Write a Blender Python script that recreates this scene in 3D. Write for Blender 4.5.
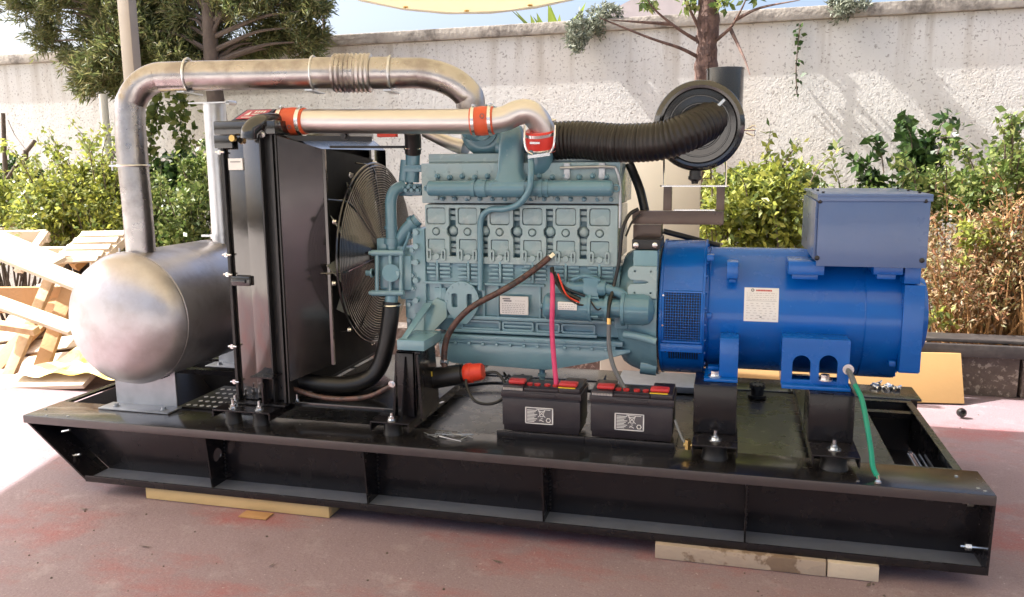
import bpy, bmesh, math, random
import numpy as np
from mathutils import Vector, Matrix, Quaternion
from math import sin, cos, pi, radians
random.seed(7); rng = np.random.default_rng(11)
for o in list(bpy.data.objects): bpy.data.objects.remove(o)
C = bpy.context.scene.collection
S = bpy.context.scene
V = Vector
# ------------------------------------------------------------ camera, light
FOC, YAW, PIT, ROL = 833.64, radians(14.7309), radians(9.43438), radians(-0.51793)
CAM = V((2.86944, -2.76213, 1.36912))
_f = V((-sin(YAW)*cos(PIT), cos(YAW)*cos(PIT), -sin(PIT))); _r = V((cos(YAW), sin(YAW), 0)); _u = _r.cross(_f)
R_ = cos(ROL)*_r + sin(ROL)*_u; U_ = -sin(ROL)*_r + cos(ROL)*_u
cd = bpy.data.cameras.new('camera'); cam = bpy.data.objects.new('camera', cd); C.objects.link(cam)
m = Matrix((R_, U_, -_f)).transposed().to_4x4(); m.translation = CAM; cam.matrix_world = m
cd.sensor_width = 36; cd.lens = FOC/1024*36; cd.clip_start = .05; cd.clip_end = 2000
S.camera = cam
SUN = V((-.80, -.065, .90)).normalized()
w = bpy.data.worlds.new("World"); S.world = w; w.use_nodes = True
nt = w.node_tree; nt.nodes.clear()
sky = nt.nodes.new('ShaderNodeTexSky'); sky.sky_type = 'NISHITA'; sky.sun_disc = False
sky.sun_elevation = math.asin(SUN.z); sky.sun_rotation = math.atan2(SUN.x, SUN.y)
sky.air_density = .75; sky.dust_density = 6.5; sky.ozone_density = 1.4
bg = nt.nodes.new('ShaderNodeBackground'); bg.inputs[1].default_value = .15
ow = nt.nodes.new('ShaderNodeOutputWorld'); nt.links.new(sky.outputs[0], bg.inputs[0]); nt.links.new(bg.outputs[0], ow.inputs[0])
sl = bpy.data.lights.new('sun', 'SUN'); sl.energy = 5.0; sl.angle = radians(.6); sl.color = (1, .975, .94)
so = bpy.data.objects.new('sun', sl); C.objects.link(so); so.rotation_euler = SUN.to_track_quat('Z', 'Y').to_euler(); so.location = (0, 0, 8)
S.view_settings.view_transform = 'Standard'; S.view_settings.look = 'None'; S.view_settings.exposure = 1.42; S.view_settings.gamma = 1
S.render.engine = 'CYCLES'
try:
    S.cycles.max_bounces = 8; S.cycles.diffuse_bounces = 4; S.cycles.transparent_max_bounces = 8
except Exception: pass

def at(px, py, Y=None, Z=None, X=None):
    """a point of the place: the sight line through a photo pixel met with a real plane"""
    px, py = float(px), float(py)
    d = _f + (px-512)/FOC*R_ - (py-298.5)/FOC*U_
    t = (Y-CAM.y)/d.y if Y is not None else (Z-CAM.z)/d.z if Z is not None else (X-CAM.x)/d.x
    return CAM + d*t

# ------------------------------------------------------------ materials
def mat(name, col, rough=.5, metal=0, coat=0, var=.12, scale=6, bump=0, bscale=40, rvar=.1, col2=None, c2scale=3, c2lo=.45, c2hi=.6, dust=0, spec=.5, emit=None, c2detail=5):
    m = bpy.data.materials.new(name); m.use_nodes = True
    n = m.node_tree.nodes; L = m.node_tree.links; b = n['Principled BSDF']
    tc = n.new('ShaderNodeTexCoord')
    nz = n.new('ShaderNodeTexNoise'); nz.inputs['Scale'].default_value = scale; nz.inputs['Detail'].default_value = 6
    L.new(tc.outputs['Object'], nz.inputs['Vector'])
    mx = n.new('ShaderNodeMix'); mx.data_type = 'RGBA'
    mx.inputs[6].default_value = tuple(c*(1-var) for c in col)+(1,); mx.inputs[7].default_value = tuple(min(1, c*(1+var)) for c in col)+(1,)
    L.new(nz.outputs[0], mx.inputs[0]); out = mx.outputs[2]
    def layer(c2, sc, lo, hi, amt=1, det=5):
        nonlocal out
        z = n.new('ShaderNodeTexNoise'); z.inputs['Scale'].default_value = sc; z.inputs['Detail'].default_value = det; z.inputs['Roughness'].default_value = .65
        L.new(tc.outputs['Object'], z.inputs['Vector'])
        r = n.new('ShaderNodeMapRange'); r.inputs[1].default_value = lo; r.inputs[2].default_value = hi; r.inputs[4].default_value = amt
        L.new(z.outputs[0], r.inputs[0])
        k = n.new('ShaderNodeMix'); k.data_type = 'RGBA'; L.new(r.outputs[0], k.inputs[0]); L.new(out, k.inputs[6]); k.inputs[7].default_value = tuple(c2)+(1,)
        out = k.outputs[2]
    if col2: layer(col2, c2scale, c2lo, c2hi, 1, c2detail)
    if dust: layer((.35, .32, .28), 14, .45, .75, dust)
    L.new(out, b.inputs['Base Color'])
    rr = n.new('ShaderNodeMapRange'); rr.inputs[3].default_value = max(0, rough-rvar); rr.inputs[4].default_value = min(1, rough+rvar)
    n2 = n.new('ShaderNodeTexNoise'); n2.inputs['Scale'].default_value = scale*2.3; n2.inputs['Detail'].default_value = 8
    L.new(tc.outputs['Object'], n2.inputs['Vector']); L.new(n2.outputs[0], rr.inputs[0]); L.new(rr.outputs[0], b.inputs['Roughness'])
    b.inputs['Metallic'].default_value = metal; b.inputs['Coat Weight'].default_value = coat; b.inputs['Coat Roughness'].default_value = .08
    b.inputs['Specular IOR Level'].default_value = spec
    if bump:
        n3 = n.new('ShaderNodeTexNoise'); n3.inputs['Scale'].default_value = bscale; n3.inputs['Detail'].default_value = 8
        L.new(tc.outputs['Object'], n3.inputs['Vector'])
        bp = n.new('ShaderNodeBump'); bp.inputs['Strength'].default_value = bump; bp.inputs['Distance'].default_value = .01
        L.new(n3.outputs[0], bp.inputs['Height']); L.new(bp.outputs[0], b.inputs['Normal'])
    m['nodes_out'] = 0
    return m
M = {}
M['black'] = mat('black_gloss_paint', (.014, .013, .014), .16, coat=.6, var=.2, bump=.06, bscale=12, rvar=.06, dust=0, spec=.7)
M['blackframe'] = mat('black_frame_paint', (.011, .0095, .011), .26, coat=.12, var=.3, bump=.05, bscale=18, rvar=.09, dust=.008, spec=.4)
M['flange'] = mat('scuffed_black_gloss', (.012, .011, .012), .24, coat=.25, var=.3, bump=.07, bscale=10, rvar=.1, spec=.6, col2=(.10, .10, .10), c2scale=22, c2lo=.68, c2hi=.74)
M['lip'] = mat('lip_reflection_paint', (.062, .050, .050), .34, coat=.2, var=.25, scale=5, dust=.04)  # lighter than the frame: pinkish ground reflection put into the lip colour
M['dust_sheen'] = mat('dust_and_sheen_black_paint', (.15, .165, .205), .4, coat=.2, var=.2, scale=9, dust=.10)  # settled dust, plus a bluish sheen of light on the flange put into colour
M['deck'] = mat('black_deck_paint', (.014, .015, .017), .28, coat=.25, var=.2, bump=.08, bscale=6, rvar=.1, dust=.06, spec=.7)
M['mattblack'] = mat('black_matt_steel', (.014, .013, .014), .38, var=.3, bump=.1, bscale=60, dust=.02)
M['rubber'] = mat('black_rubber', (.010, .0095, .010), .36, var=.25, bump=.05, bscale=80, dust=.01)
M['bellows'] = mat('ribbed_rubber', (.007, .0045, .004), .40, var=.25, dust=.012)
M['teal'] = mat('teal_engine_enamel', (.165, .30, .36), .22, coat=.5, var=.1, bump=.05, bscale=90, dust=.03, spec=.6)
M['tealg'] = mat('teal_enamel_reflection', (.24, .34, .37), .26, coat=.4, var=.08, bump=.05, bscale=90, dust=.25, spec=.5)  # teal greyed and lightened: light reflected on the upper engine put into the colour
M['teal2'] = mat('teal_engine_enamel_dark', (.10, .215, .28), .24, coat=.4, var=.12, bump=.06, bscale=70, dust=.03, spec=.5)
M['blue'] = mat('blue_machine_paint', (.001, .105, .44), .26, coat=.2, var=.10, bump=.04, bscale=40, rvar=.06, spec=.42)
M['bluebox'] = mat('blue_box_paint_reflection', (.085, .14, .30), .3, coat=.2, var=.08, bump=.05, bscale=30, dust=.04)  # alternator blue greyed: reflection on the flat box faces put into the colour
M['steel'] = mat('mill_scale_steel', (.55, .53, .545), .38, metal=.85, var=.2, scale=4, bump=.08, bscale=25, rvar=.16, col2=(.46, .43, .435), c2scale=5)
M['pipe'] = mat('brushed_pipe_steel', (.47, .445, .44), .3, metal=1, var=.15, bump=.12, bscale=30, rvar=.12, col2=(.34, .31, .305), c2scale=7, dust=.06)
M['alu'] = mat('cast_aluminium_pipe', (.66, .625, .61), .36, metal=1, var=.06, rvar=.08, bump=.04, bscale=50)
M['galv'] = mat('galvanised_steel', (.62, .63, .65), .34, metal=1, var=.2, scale=20, rvar=.12, bump=.05)
M['galvd'] = mat('galvanised_sheet', (.40, .42, .45), .42, metal=.8, var=.2, scale=20, rvar=.12)
M['zinc'] = mat('zinc_bolt', (.75, .75, .74), .25, metal=1, var=.1)
M['orange'] = mat('orange_silicone', (.62, .09, .03), .45, var=.12, dust=.06)
M['red'] = mat('red_silicone', (.62, .035, .025), .35, var=.1)
M['redcap'] = mat('red_plastic', (.70, .05, .02), .4, var=.08)
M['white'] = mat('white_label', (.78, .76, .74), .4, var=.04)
M['labelred'] = mat('red_label', (.50, .035, .035), .35, var=.06)
M['ink'] = mat('label_ink', (.12, .11, .12), .5, var=.1)
M['inkl'] = mat('label_ink_grey', (.45, .42, .42), .5, var=.1)
M['yellow'] = mat('yellow_label', (.75, .55, .04), .5, var=.1)
M['brass'] = mat('brass', (.75, .5, .18), .3, metal=1)
M['batt'] = mat('battery_plastic', (.030, .025, .030), .33, var=.12, bump=.06, bscale=120, dust=.03)
M['copper'] = mat('copper_core_hose', (.10, .045, .035), .5, var=.5, scale=60, dust=.1, col2=(.03, .02, .02), c2scale=40)
M['pink'] = mat('pink_strap', (.62, .05, .16), .5, var=.1)
M['green'] = mat('green_cable', (.0, .26, .16), .4, var=.1)
M['greycab'] = mat('grey_sleeve', (.13, .14, .15), .45)
M['brownsteel'] = mat('brown_bracket_steel', (.10, .07, .06), .3, metal=.3, var=.2, rvar=.12, bump=.1, bscale=30)
M['radside'] = mat('black_glazed_side_sheet', (.15, .14, .135), .12, metal=.9, coat=.5, var=.12, bump=.05, bscale=6, rvar=.06, spec=.9)
M['shroud'] = mat('dark_glazed_shroud_sheet', (.11, .10, .098), .2, metal=.9, coat=.4, var=.15, bump=.05, bscale=6, rvar=.08, spec=.8)
M['fanblade'] = mat('grey_fan_blade', (.22, .23, .20), .35, var=.1)
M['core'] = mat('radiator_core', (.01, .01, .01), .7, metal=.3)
M['wood'] = mat('raw_pine_wood', (.52, .36, .20), .75, var=.15, scale=3, bump=.3, bscale=50, col2=(.40, .24, .11), c2scale=4)
M['woodl'] = mat('pale_pine_wood', (.60, .50, .38), .75, var=.12, scale=4, bump=.3, bscale=50)
M['woods'] = mat('stained_grey_timber', (.42, .33, .25), .8, var=.2, scale=3, bump=.4, bscale=40, col2=(.22, .15, .10), c2scale=6, c2lo=.52, c2hi=.56)
M['woody'] = mat('yellow_timber', (.60, .43, .20), .75, var=.15, scale=3, bump=.3, bscale=50)
M['woodg'] = mat('brown_shade_wood', (.40, .22, .09), .8, var=.25, scale=5, bump=.4, bscale=40)  # orange brown: shade on boards inside the pile put into the wood colour
M['woodo'] = mat('orange_stained_board', (.42, .25, .10), .6, var=.1, scale=3, bump=.1, bscale=40)
M['cream'] = mat('cream_painted_metal', (.62, .58, .50), .5, var=.06, dust=.05)
M['tan'] = mat('tan_post_paint', (.30, .26, .215), .55, var=.08, dust=.1)
M['creamp'] = mat('cream_panel', (.60, .54, .45), .55, var=.06, scale=2)
M['dark'] = mat('dark_rail_wood', (.035, .03, .03), .5, var=.2, bump=.2, dust=.1)
M['bark'] = mat('red_brown_bark', (.15, .09, .07), .9, var=.4, scale=14, bump=1, bscale=30, col2=(.09, .055, .045), c2scale=18)
M['barkg'] = mat('grey_bark', (.12, .09, .07), .9, var=.4, scale=14, bump=1, bscale=30)
M['tarpy'] = mat('yellow_white_sheet', (.80, .74, .50), .5, var=.05, col2=(.80, .55, .06), c2scale=2.5, c2lo=.5, c2hi=.56, bump=.3, bscale=8)
M['soil'] = mat('dry_soil', (.22, .15, .10), .95, var=.3, scale=8, bump=1, bscale=20)
M['conc'] = mat('rough_brown_concrete', (.12, .095, .08), .9, var=.35, scale=25, bump=1, bscale=35, col2=(.30, .26, .22), c2scale=30, c2lo=.55, c2hi=.62)
M['coping'] = mat('mossy_coping', (.36, .32, .27), .9, var=.25, scale=12, bump=.8, bscale=30, col2=(.14, .12, .10), c2scale=5, c2lo=.5, c2hi=.66)
M['rooft'] = mat('pale_roof', (.5, .46, .42), .8); M['housew'] = mat('house_wall', (.6, .56, .5), .8)
M['glass'] = mat('window_glass', (.05, .06, .07), .1, spec=.9)
M['chrome'] = mat('zinc_wire', (.7, .7, .72), .22, metal=1)

def ground_mat():
    m = mat('red_painted_concrete', (.235, .172, .190), .62, var=.1, scale=1.2, bump=.25, bscale=60, rvar=.15)
    n = m.node_tree.nodes; L = m.node_tree.links; b = n['Principled BSDF']; tc = [x for x in n if x.type == 'TEX_COORD'][0]
    base = b.inputs['Base Color'].links[0].from_socket
    def lay(src, col, sc, lo, hi, amt=1, det=8, stretch=None):
        z = n.new('ShaderNodeTexNoise'); z.inputs['Scale'].default_value = sc; z.inputs['Detail'].default_value = det; z.inputs['Roughness'].default_value = .7
        if stretch:
            mp = n.new('ShaderNodeMapping'); mp.inputs['Scale'].default_value = stretch; mp.inputs['Location'].default_value = (3.1, 1.7, 0)
            L.new(tc.outputs['Object'], mp.inputs[0]); L.new(mp.outputs[0], z.inputs['Vector'])
        else: L.new(tc.outputs['Object'], z.inputs['Vector'])
        r = n.new('ShaderNodeMapRange'); r.inputs[1].default_value = lo; r.inputs[2].default_value = hi; r.inputs[4].default_value = amt; L.new(z.outputs[0], r.inputs[0])
        k = n.new('ShaderNodeMix'); k.data_type = 'RGBA'; L.new(r.outputs[0], k.inputs[0]); L.new(src, k.inputs[6]); k.inputs[7].default_value = col+(1,)
        return k.outputs[2]
    s = lay(base, (.30, .075, .075), 1.0, .50, .64, .75, 12, (1, 1.6, 1))
    s = lay(s, (.38, .32, .33), 6, .55, .72, .6)
    s = lay(s, (.15, .105, .12), 2.2, .58, .72, .5)
    s = lay(s, (.36, .30, .30), 150, .52, .66, .5, 4)
    s = lay(s, (.12, .06, .065), 110, .56, .66, .45, 4)
    s = lay(s, (.52, .47, .46), 48, .66, .70, .8, 4)
    s = lay(s, (.10, .06, .06), 38, .70, .74, .8, 3)
    vo = n.new('ShaderNodeTexVoronoi'); vo.feature = 'DISTANCE_TO_EDGE'; vo.inputs['Scale'].default_value = .75
    z = n.new('ShaderNodeTexNoise'); z.inputs['Scale'].default_value = 3; z.inputs['Detail'].default_value = 8; L.new(tc.outputs['Object'], z.inputs['Vector'])
    ml = n.new('ShaderNodeMix'); ml.data_type = 'VECTOR'; ml.inputs[0].default_value = .35; L.new(tc.outputs['Object'], ml.inputs[4]); L.new(z.outputs[1], ml.inputs[5]); L.new(ml.outputs[1], vo.inputs['Vector'])
    r = n.new('ShaderNodeMapRange'); r.inputs[1].default_value = .006; r.inputs[2].default_value = .0; r.inputs[3].default_value = 0; r.inputs[4].default_value = .10; L.new(vo.outputs[0], r.inputs[0])
    k = n.new('ShaderNodeMix'); k.data_type = 'RGBA'; L.new(r.outputs[0], k.inputs[0]); L.new(s, k.inputs[6]); k.inputs[7].default_value = (.10, .07, .07, 1); s = k.outputs[2]
    L.new(s, b.inputs['Base Color'])
    return m
M['ground'] = ground_mat()

def wall_mat():
    m = mat('rough_cast_render', (.60, .58, .54), .9, var=.06, scale=2)
    n = m.node_tree.nodes; L = m.node_tree.links; b = n['Principled BSDF']; tc = [x for x in n if x.type == 'TEX_COORD'][0]
    base = b.inputs['Base Color'].links[0].from_socket
    def noise(sc, det, loc=(0, 0, 0), stretch=(1, 1, 1), rough=.6):
        mp = n.new('ShaderNodeMapping'); mp.inputs['Scale'].default_value = stretch; mp.inputs['Location'].default_value = loc
        z = n.new('ShaderNodeTexNoise'); z.inputs['Scale'].default_value = sc; z.inputs['Detail'].default_value = det; z.inputs['Roughness'].default_value = rough
        L.new(tc.outputs['Object'], mp.inputs[0]); L.new(mp.outputs[0], z.inputs['Vector']); return z.outputs[0]
    def mr(v, lo, hi, amt=1):
        r = n.new('ShaderNodeMapRange'); r.inputs[1].default_value = lo; r.inputs[2].default_value = hi; r.inputs[4].default_value = amt; L.new(v, r.inputs[0]); return r.outputs[0]
    def mixc(f, a, col):
        k = n.new('ShaderNodeMix'); k.data_type = 'RGBA'; L.new(f, k.inputs[0]); L.new(a, k.inputs[6]); k.inputs[7].default_value = col+(1,); return k.outputs[2]
    s = mixc(mr(noise(.5, 4), .4, .65, .6), base, (.62, .60, .55))
    s = mixc(mr(noise(1.2, 8, (4, 0, 0), (1, 1, .35)), .52, .75, .5), s, (.50, .41, .31))
    sp = n.new('ShaderNodeTexNoise'); sp.inputs['Scale'].default_value = 52; sp.inputs['Detail'].default_value = 4
    L.new(tc.outputs['Object'], sp.inputs['Vector']); s = mixc(mr(sp.outputs[0], .585, .66, .7), s, (.24, .215, .19))
    sx = n.new('ShaderNodeSeparateXYZ'); L.new(tc.outputs['Object'], sx.inputs[0]); zz = mr(sx.outputs[2], 1.7, 2.45, 1)
    mu = n.new('ShaderNodeMath'); mu.operation = 'MULTIPLY'; L.new(mr(noise(5, 6, (2, 0, 0), (1.6, 1, .12)), .5, .68, .75), mu.inputs[0]); L.new(zz, mu.inputs[1]); s = mixc(mu.outputs[0], s, (.33, .28, .22))
    L.new(s, b.inputs['Base Color'])
    # thrown and trowelled render: curved ridges
    wv = noise(20, 9, (0, 0, 0), (1, 1, 1), .62)
    vo = n.new('ShaderNodeTexVoronoi'); vo.inputs['Scale'].default_value = 30; vo.feature = 'SMOOTH_F1'
    mp = n.new('ShaderNodeMapping'); mp.inputs['Rotation'].default_value = (0, .7, 0); mp.inputs['Scale'].default_value = (1.7, 1, .7)
    ad = n.new('ShaderNodeVectorMath'); ad.operation = 'ADD'; nz = n.new('ShaderNodeTexNoise'); nz.inputs['Scale'].default_value = 15; L.new(tc.outputs['Object'], nz.inputs['Vector'])
    sc = n.new('ShaderNodeVectorMath'); sc.operation = 'SCALE'; sc.inputs[3].default_value = .3; L.new(nz.outputs[1], sc.inputs[0])
    L.new(tc.outputs['Object'], mp.inputs[0]); L.new(mp.outputs[0], ad.inputs[0]); L.new(sc.outputs[0], ad.inputs[1]); L.new(ad.outputs[0], vo.inputs['Vector'])
    mm = n.new('ShaderNodeMath'); mm.operation = 'MULTIPLY_ADD'; L.new(vo.outputs[0], mm.inputs[0]); mm.inputs[1].default_value = .55; L.new(wv, mm.inputs[2])
    bp = n.new('ShaderNodeBump'); bp.inputs['Strength'].default_value = .28; bp.inputs['Distance'].default_value = .014
    L.new(mm.outputs[0], bp.inputs['Height']); L.new(bp.outputs[0], b.inputs['Normal'])
    return m
M['wall'] = wall_mat()

def leafmat(name, cols, rough=.45, trans=.35):
    m = bpy.data.materials.new(name); m.use_nodes = True; n = m.node_tree.nodes; L = m.node_tree.links; b = n['Principled BSDF']
    g = n.new('ShaderNodeNewGeometry'); cr = n.new('ShaderNodeValToRGB'); e = cr.color_ramp.elements
    while len(e) < len(cols): e.new(.5)
    for i, c in enumerate(cols): e[i].position = i/(len(cols)-1); e[i].color = tuple(c)+(1,)
    L.new(g.outputs['Random Per Island'], cr.inputs[0]); L.new(cr.outputs[0], b.inputs['Base Color']); b.inputs['Roughness'].default_value = rough
    t = n.new('ShaderNodeBsdfTranslucent'); L.new(cr.outputs[0], t.inputs[0]); ms = n.new('ShaderNodeMixShader'); ms.inputs[0].default_value = trans
    out = n['Material Output']; L.new(b.outputs[0], ms.inputs[1]); L.new(t.outputs[0], ms.inputs[2]); L.new(ms.outputs[0], out.inputs[0])
    return m
M['lf_pine'] = leafmat('pine_needles', [(.07, .10, .035), (.14, .165, .055), (.23, .235, .085), (.18, .145, .07)], .5, .4)
M['lf_yel'] = leafmat('yellow_green_leaves', [(.18, .22, .035), (.32, .35, .06), (.46, .46, .10), (.10, .15, .04), (.38, .42, .16)], .4, .45)
M['lf_grn'] = leafmat('mid_green_leaves', [(.06, .10, .025), (.12, .18, .04), (.20, .25, .07), (.30, .32, .10)], .4, .35)
M['lf_drk'] = leafmat('dark_green_leaves', [(.02, .045, .015), (.04, .08, .02), (.07, .12, .03)], .35, .3)
M['lf_red'] = leafmat('dry_red_leaves', [(.26, .11, .055), (.38, .18, .09), (.48, .34, .20), (.20, .12, .07), (.42, .34, .14), (.18, .20, .07), (.45, .38, .27)], .6, .3)
M['lf_gry'] = leafmat('grey_green_leaves', [(.12, .14, .10), (.20, .22, .16), (.27, .28, .2)], .6, .2)
M['lf_ban'] = leafmat('bright_leaves', [(.10, .16, .03), (.25, .32, .05)], .4, .5)
def canopy_mat():
    m = mat('canopy_cloth', (.86, .79, .58), .8, var=.04, bump=.2, bscale=5)
    n = m.node_tree.nodes; L = m.node_tree.links; b = n['Principled BSDF']; out = n['Material Output']
    t = n.new('ShaderNodeBsdfTranslucent'); t.inputs[0].default_value = (.90, .80, .48, 1)
    ms = n.new('ShaderNodeMixShader'); ms.inputs[0].default_value = .16; L.new(b.outputs[0], ms.inputs[1]); L.new(t.outputs[0], ms.inputs[2]); L.new(ms.outputs[0], out.inputs[0]); return m
M['canopy'] = canopy_mat()

# ------------------------------------------------------------ mesh builder
def frame_of(d):
    d = V(d).normalized(); a = V((0, 0, 1)) if abs(d.z) < .9 else V((1, 0, 0))
    x = a.cross(d).normalized(); return x, d.cross(x), d
def spline(P, n=8):
    P = [V(p) for p in P]; Q = [P[0]*2-P[1]]+P+[P[-1]*2-P[-2]]; out = []
    for i in range(1, len(Q)-2):
        a, b, c, d = Q[i-1:i+3]
        for k in range(n):
            t = k/n; out.append(.5*((2*b)+(c-a)*t+(2*a-5*b+4*c-d)*t*t+(3*b-a-3*c+d)*t**3))
    out.append(P[-1]); return out
class MB:
    def __init__(s): s.b = bmesh.new(); s.mi = 0
    def _tag(s, fs, smooth=None):
        for f in fs: f.material_index = s.mi
    def poly(s, vs, faces):
        v = [s.b.verts.new(p) for p in vs]; fs = [s.b.faces.new([v[i] for i in f]) for f in faces]; s._tag(fs); return v, fs
    def hexa(s, v8, bevel=0, seg=2):
        v, fs = s.poly(v8, [(0, 3, 2, 1), (4, 5, 6, 7), (0, 1, 5, 4), (1, 2, 6, 5), (2, 3, 7, 6), (3, 0, 4, 7)])
        if bevel > 0:
            ed = list({e for f in fs for e in f.edges}); r = bmesh.ops.bevel(s.b, geom=ed, offset=bevel, segments=seg, profile=.6, affect='EDGES', clamp_overlap=True)
            for f in r['faces']: f.material_index = s.mi
        return s
    def box(s, a, b, bevel=0, mtx=None, seg=2):
        x0, x1 = sorted((a[0], b[0])); y0, y1 = sorted((a[1], b[1])); z0, z1 = sorted((a[2], b[2]))
        vs = [V(p) for p in ((x0, y0, z0), (x1, y0, z0), (x1, y1, z0), (x0, y1, z0), (x0, y0, z1), (x1, y0, z1), (x1, y1, z1), (x0, y1, z1))]
        if mtx: vs = [mtx @ p for p in vs]
        return s.hexa(vs, bevel, seg)
    def beam(s, p, q, wd, ht, bevel=0, up=(0, 0, 1)):
        p, q = V(p), V(q); d = (q-p).normalized(); sd = d.cross(V(up)).normalized(); u = sd.cross(d)
        vs = [c+sd*a*wd/2+u*b*ht/2 for c in (p, q) for a, b in ((-1, -1), (1, -1), (1, 1), (-1, 1))]
        return s.hexa(vs, bevel)
    def ring(s, c, x, y, r, n): return [s.b.verts.new(c+x*(r*cos(2*pi*i/n))+y*(r*sin(2*pi*i/n))) for i in range(n)]
    def loft(s, rings, cap=True):
        n = len(rings[0]); fs = []
        for a, b in zip(rings, rings[1:]):
            for i in range(n): fs.append(s.b.faces.new((a[i], a[(i+1) % n], b[(i+1) % n], b[i])))
        if cap:
            fs.append(s.b.faces.new(list(reversed(rings[0])))); fs.append(s.b.faces.new(rings[-1]))
        s._tag(fs)
    def cyl(s, p, q, r, r2=None, n=20):
        p, q = V(p), V(q); x, y, d = frame_of(q-p); r2 = r if r2 is None else r2
        s.loft([s.ring(p, x, y, r, n), s.ring(q, x, y, r2, n)]); return s
    def lathe(s, o, d, prof, n=32, cap=True):
        o = V(o); x, y, d = frame_of(d); s.loft([s.ring(o+d*t, x, y, max(r, 1e-4), n) for t, r in prof], cap); return s
    def tube(s, pts, r, n=12, sm=8, rf=None, cap=True):
        P = spline(pts, sm) if sm else [V(p) for p in pts]
        t0 = (P[1]-P[0]).normalized(); x, y, _ = frame_of(t0); rings = []; L = 0
        for i, p in enumerate(P):
            t = (P[min(i+1, len(P)-1)]-P[max(i-1, 0)]).normalized(); q = t0.rotation_difference(t); x = q @ x; y = q @ y; t0 = t
            if i: L += (P[i]-P[i-1]).length
            rr = rf(L, i/(len(P)-1)) if rf else r
            rings.append(s.ring(p, x, y, rr, n))
        s.loft(rings, cap); return s
    def torus(s, c, d, R, r, n=32, k=8, a0=0, a1=2*pi):
        c = V(c); x, y, d = frame_of(d); full = abs(a1-a0-2*pi) < 1e-6; rings = []
        for i in range(n if full else n+1):
            a = a0+(a1-a0)*i/n; e = x*cos(a)+y*sin(a); rings.append([s.b.verts.new(c+e*(R+r*cos(2*pi*j/k))+d*(r*sin(2*pi*j/k))) for j in range(k)])
        if full: rings.append(rings[0])
        fs = []
        for a, b in zip(rings, rings[1:]):
            for j in range(k): fs.append(s.b.faces.new((a[j], b[j], b[(j+1) % k], a[(j+1) % k])))
        s._tag(fs); return s
    def bolt(s, p, d=(0, -1, 0), r=.008, h=.008, washer=True):
        p = V(p); d = V(d).normalized()
        if washer: s.cyl(p, p+d*h*.25, r*1.6, n=12)
        s.cyl(p, p+d*h, r, n=6); return s
    def prism(s, pts, off, bevel=0):
        pts = [V(p) for p in pts]; off = V(off); n = len(pts)
        vs = pts+[p+off for p in pts]; fc = [tuple(range(n)), tuple(range(2*n-1, n-1, -1))]+[(i, i+n, (i+1) % n+n, (i+1) % n) for i in range(n)]
        v, fs = s.poly(vs, fc)
        if bevel:
            r = bmesh.ops.bevel(s.b, geom=list({e for f in fs for e in f.edges}), offset=bevel, segments=2, profile=.6, affect='EDGES', clamp_overlap=True)
            for f in r['faces']: f.material_index = s.mi
        return s
    def plate(s, outlines, th, o, ux, uy, bevel=0):
        """flat plate with holes: 2D outlines (first outer, rest holes) laid on axes ux, uy at o, thickness th centred"""
        cu = bpy.data.curves.new('t', 'CURVE'); cu.dimensions = '2D'; cu.fill_mode = 'BOTH'; cu.extrude = th/2; cu.bevel_depth = bevel
        for ol in outlines:
            sp = cu.splines.new('POLY'); sp.points.add(len(ol)-1); sp.use_cyclic_u = True
            for i, (a, b) in enumerate(ol): sp.points[i].co = (a, b, 0, 1)
        ob = bpy.data.objects.new('t', cu); me = bpy.data.meshes.new_from_object(ob)
        ux, uy = V(ux), V(uy); mt = Matrix((ux, uy, ux.cross(uy))).transposed().to_4x4(); mt.translation = V(o); me.transform(mt)
        k = len(s.b.faces); s.b.from_mesh(me); s.b.faces.ensure_lookup_table()
        for f in s.b.faces[k:]: f.material_index = s.mi
        bpy.data.objects.remove(ob); bpy.data.curves.remove(cu); bpy.data.meshes.remove(me); return s
def rrect(x0, y0, x1, y1, r=0, n=4):
    if r <= 0: return [(x0, y0), (x1, y0), (x1, y1), (x0, y1)]
    o = []
    for cx, cy, a in ((x1-r, y0+r, -90), (x1-r, y1-r, 0), (x0+r, y1-r, 90), (x0+r, y0+r, 180)):
        for k in range(n+1): t = radians(a+90*k/n); o.append((cx+r*cos(t), cy+r*sin(t)))
    return o
def circ(cx, cy, r, n=20): return [(cx+r*cos(2*pi*i/n), cy+r*sin(2*pi*i/n)) for i in range(n)]
ROOT = {}
def wloc(o):
    v = V((0, 0, 0))
    while o: v = v+o.location; o = o.parent
    return v
SEP = dict(barrel_lugs='barrel_lug', frame_bolts='frame_bolt', eyelets='eyelet', foot_bolts='foot_bolt', guard_bolts='guard_bolt', radiator_bolts='radiator_bolt', bracket_bolts='bracket_bolt', pedestal_bolts='pedestal_bolt', cover_screws='cover_screw', grille_screws='grille_screw', hose_ends='hose_end', earth_bolts='earth_bolt', hose_fittings='hose_fitting', strap_rods='strap_rod', kerb_stones='kerb_stone', cover_rings='cover_ring', terminal_cap='terminal_cap', side_rail='side_rail', louvre='louvre', hole_light_dot='hole_light_dot', hose_clamp='hose_clamp', clip='clip', vent_opening='vent_opening', box_bracket='box_bracket')
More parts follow.
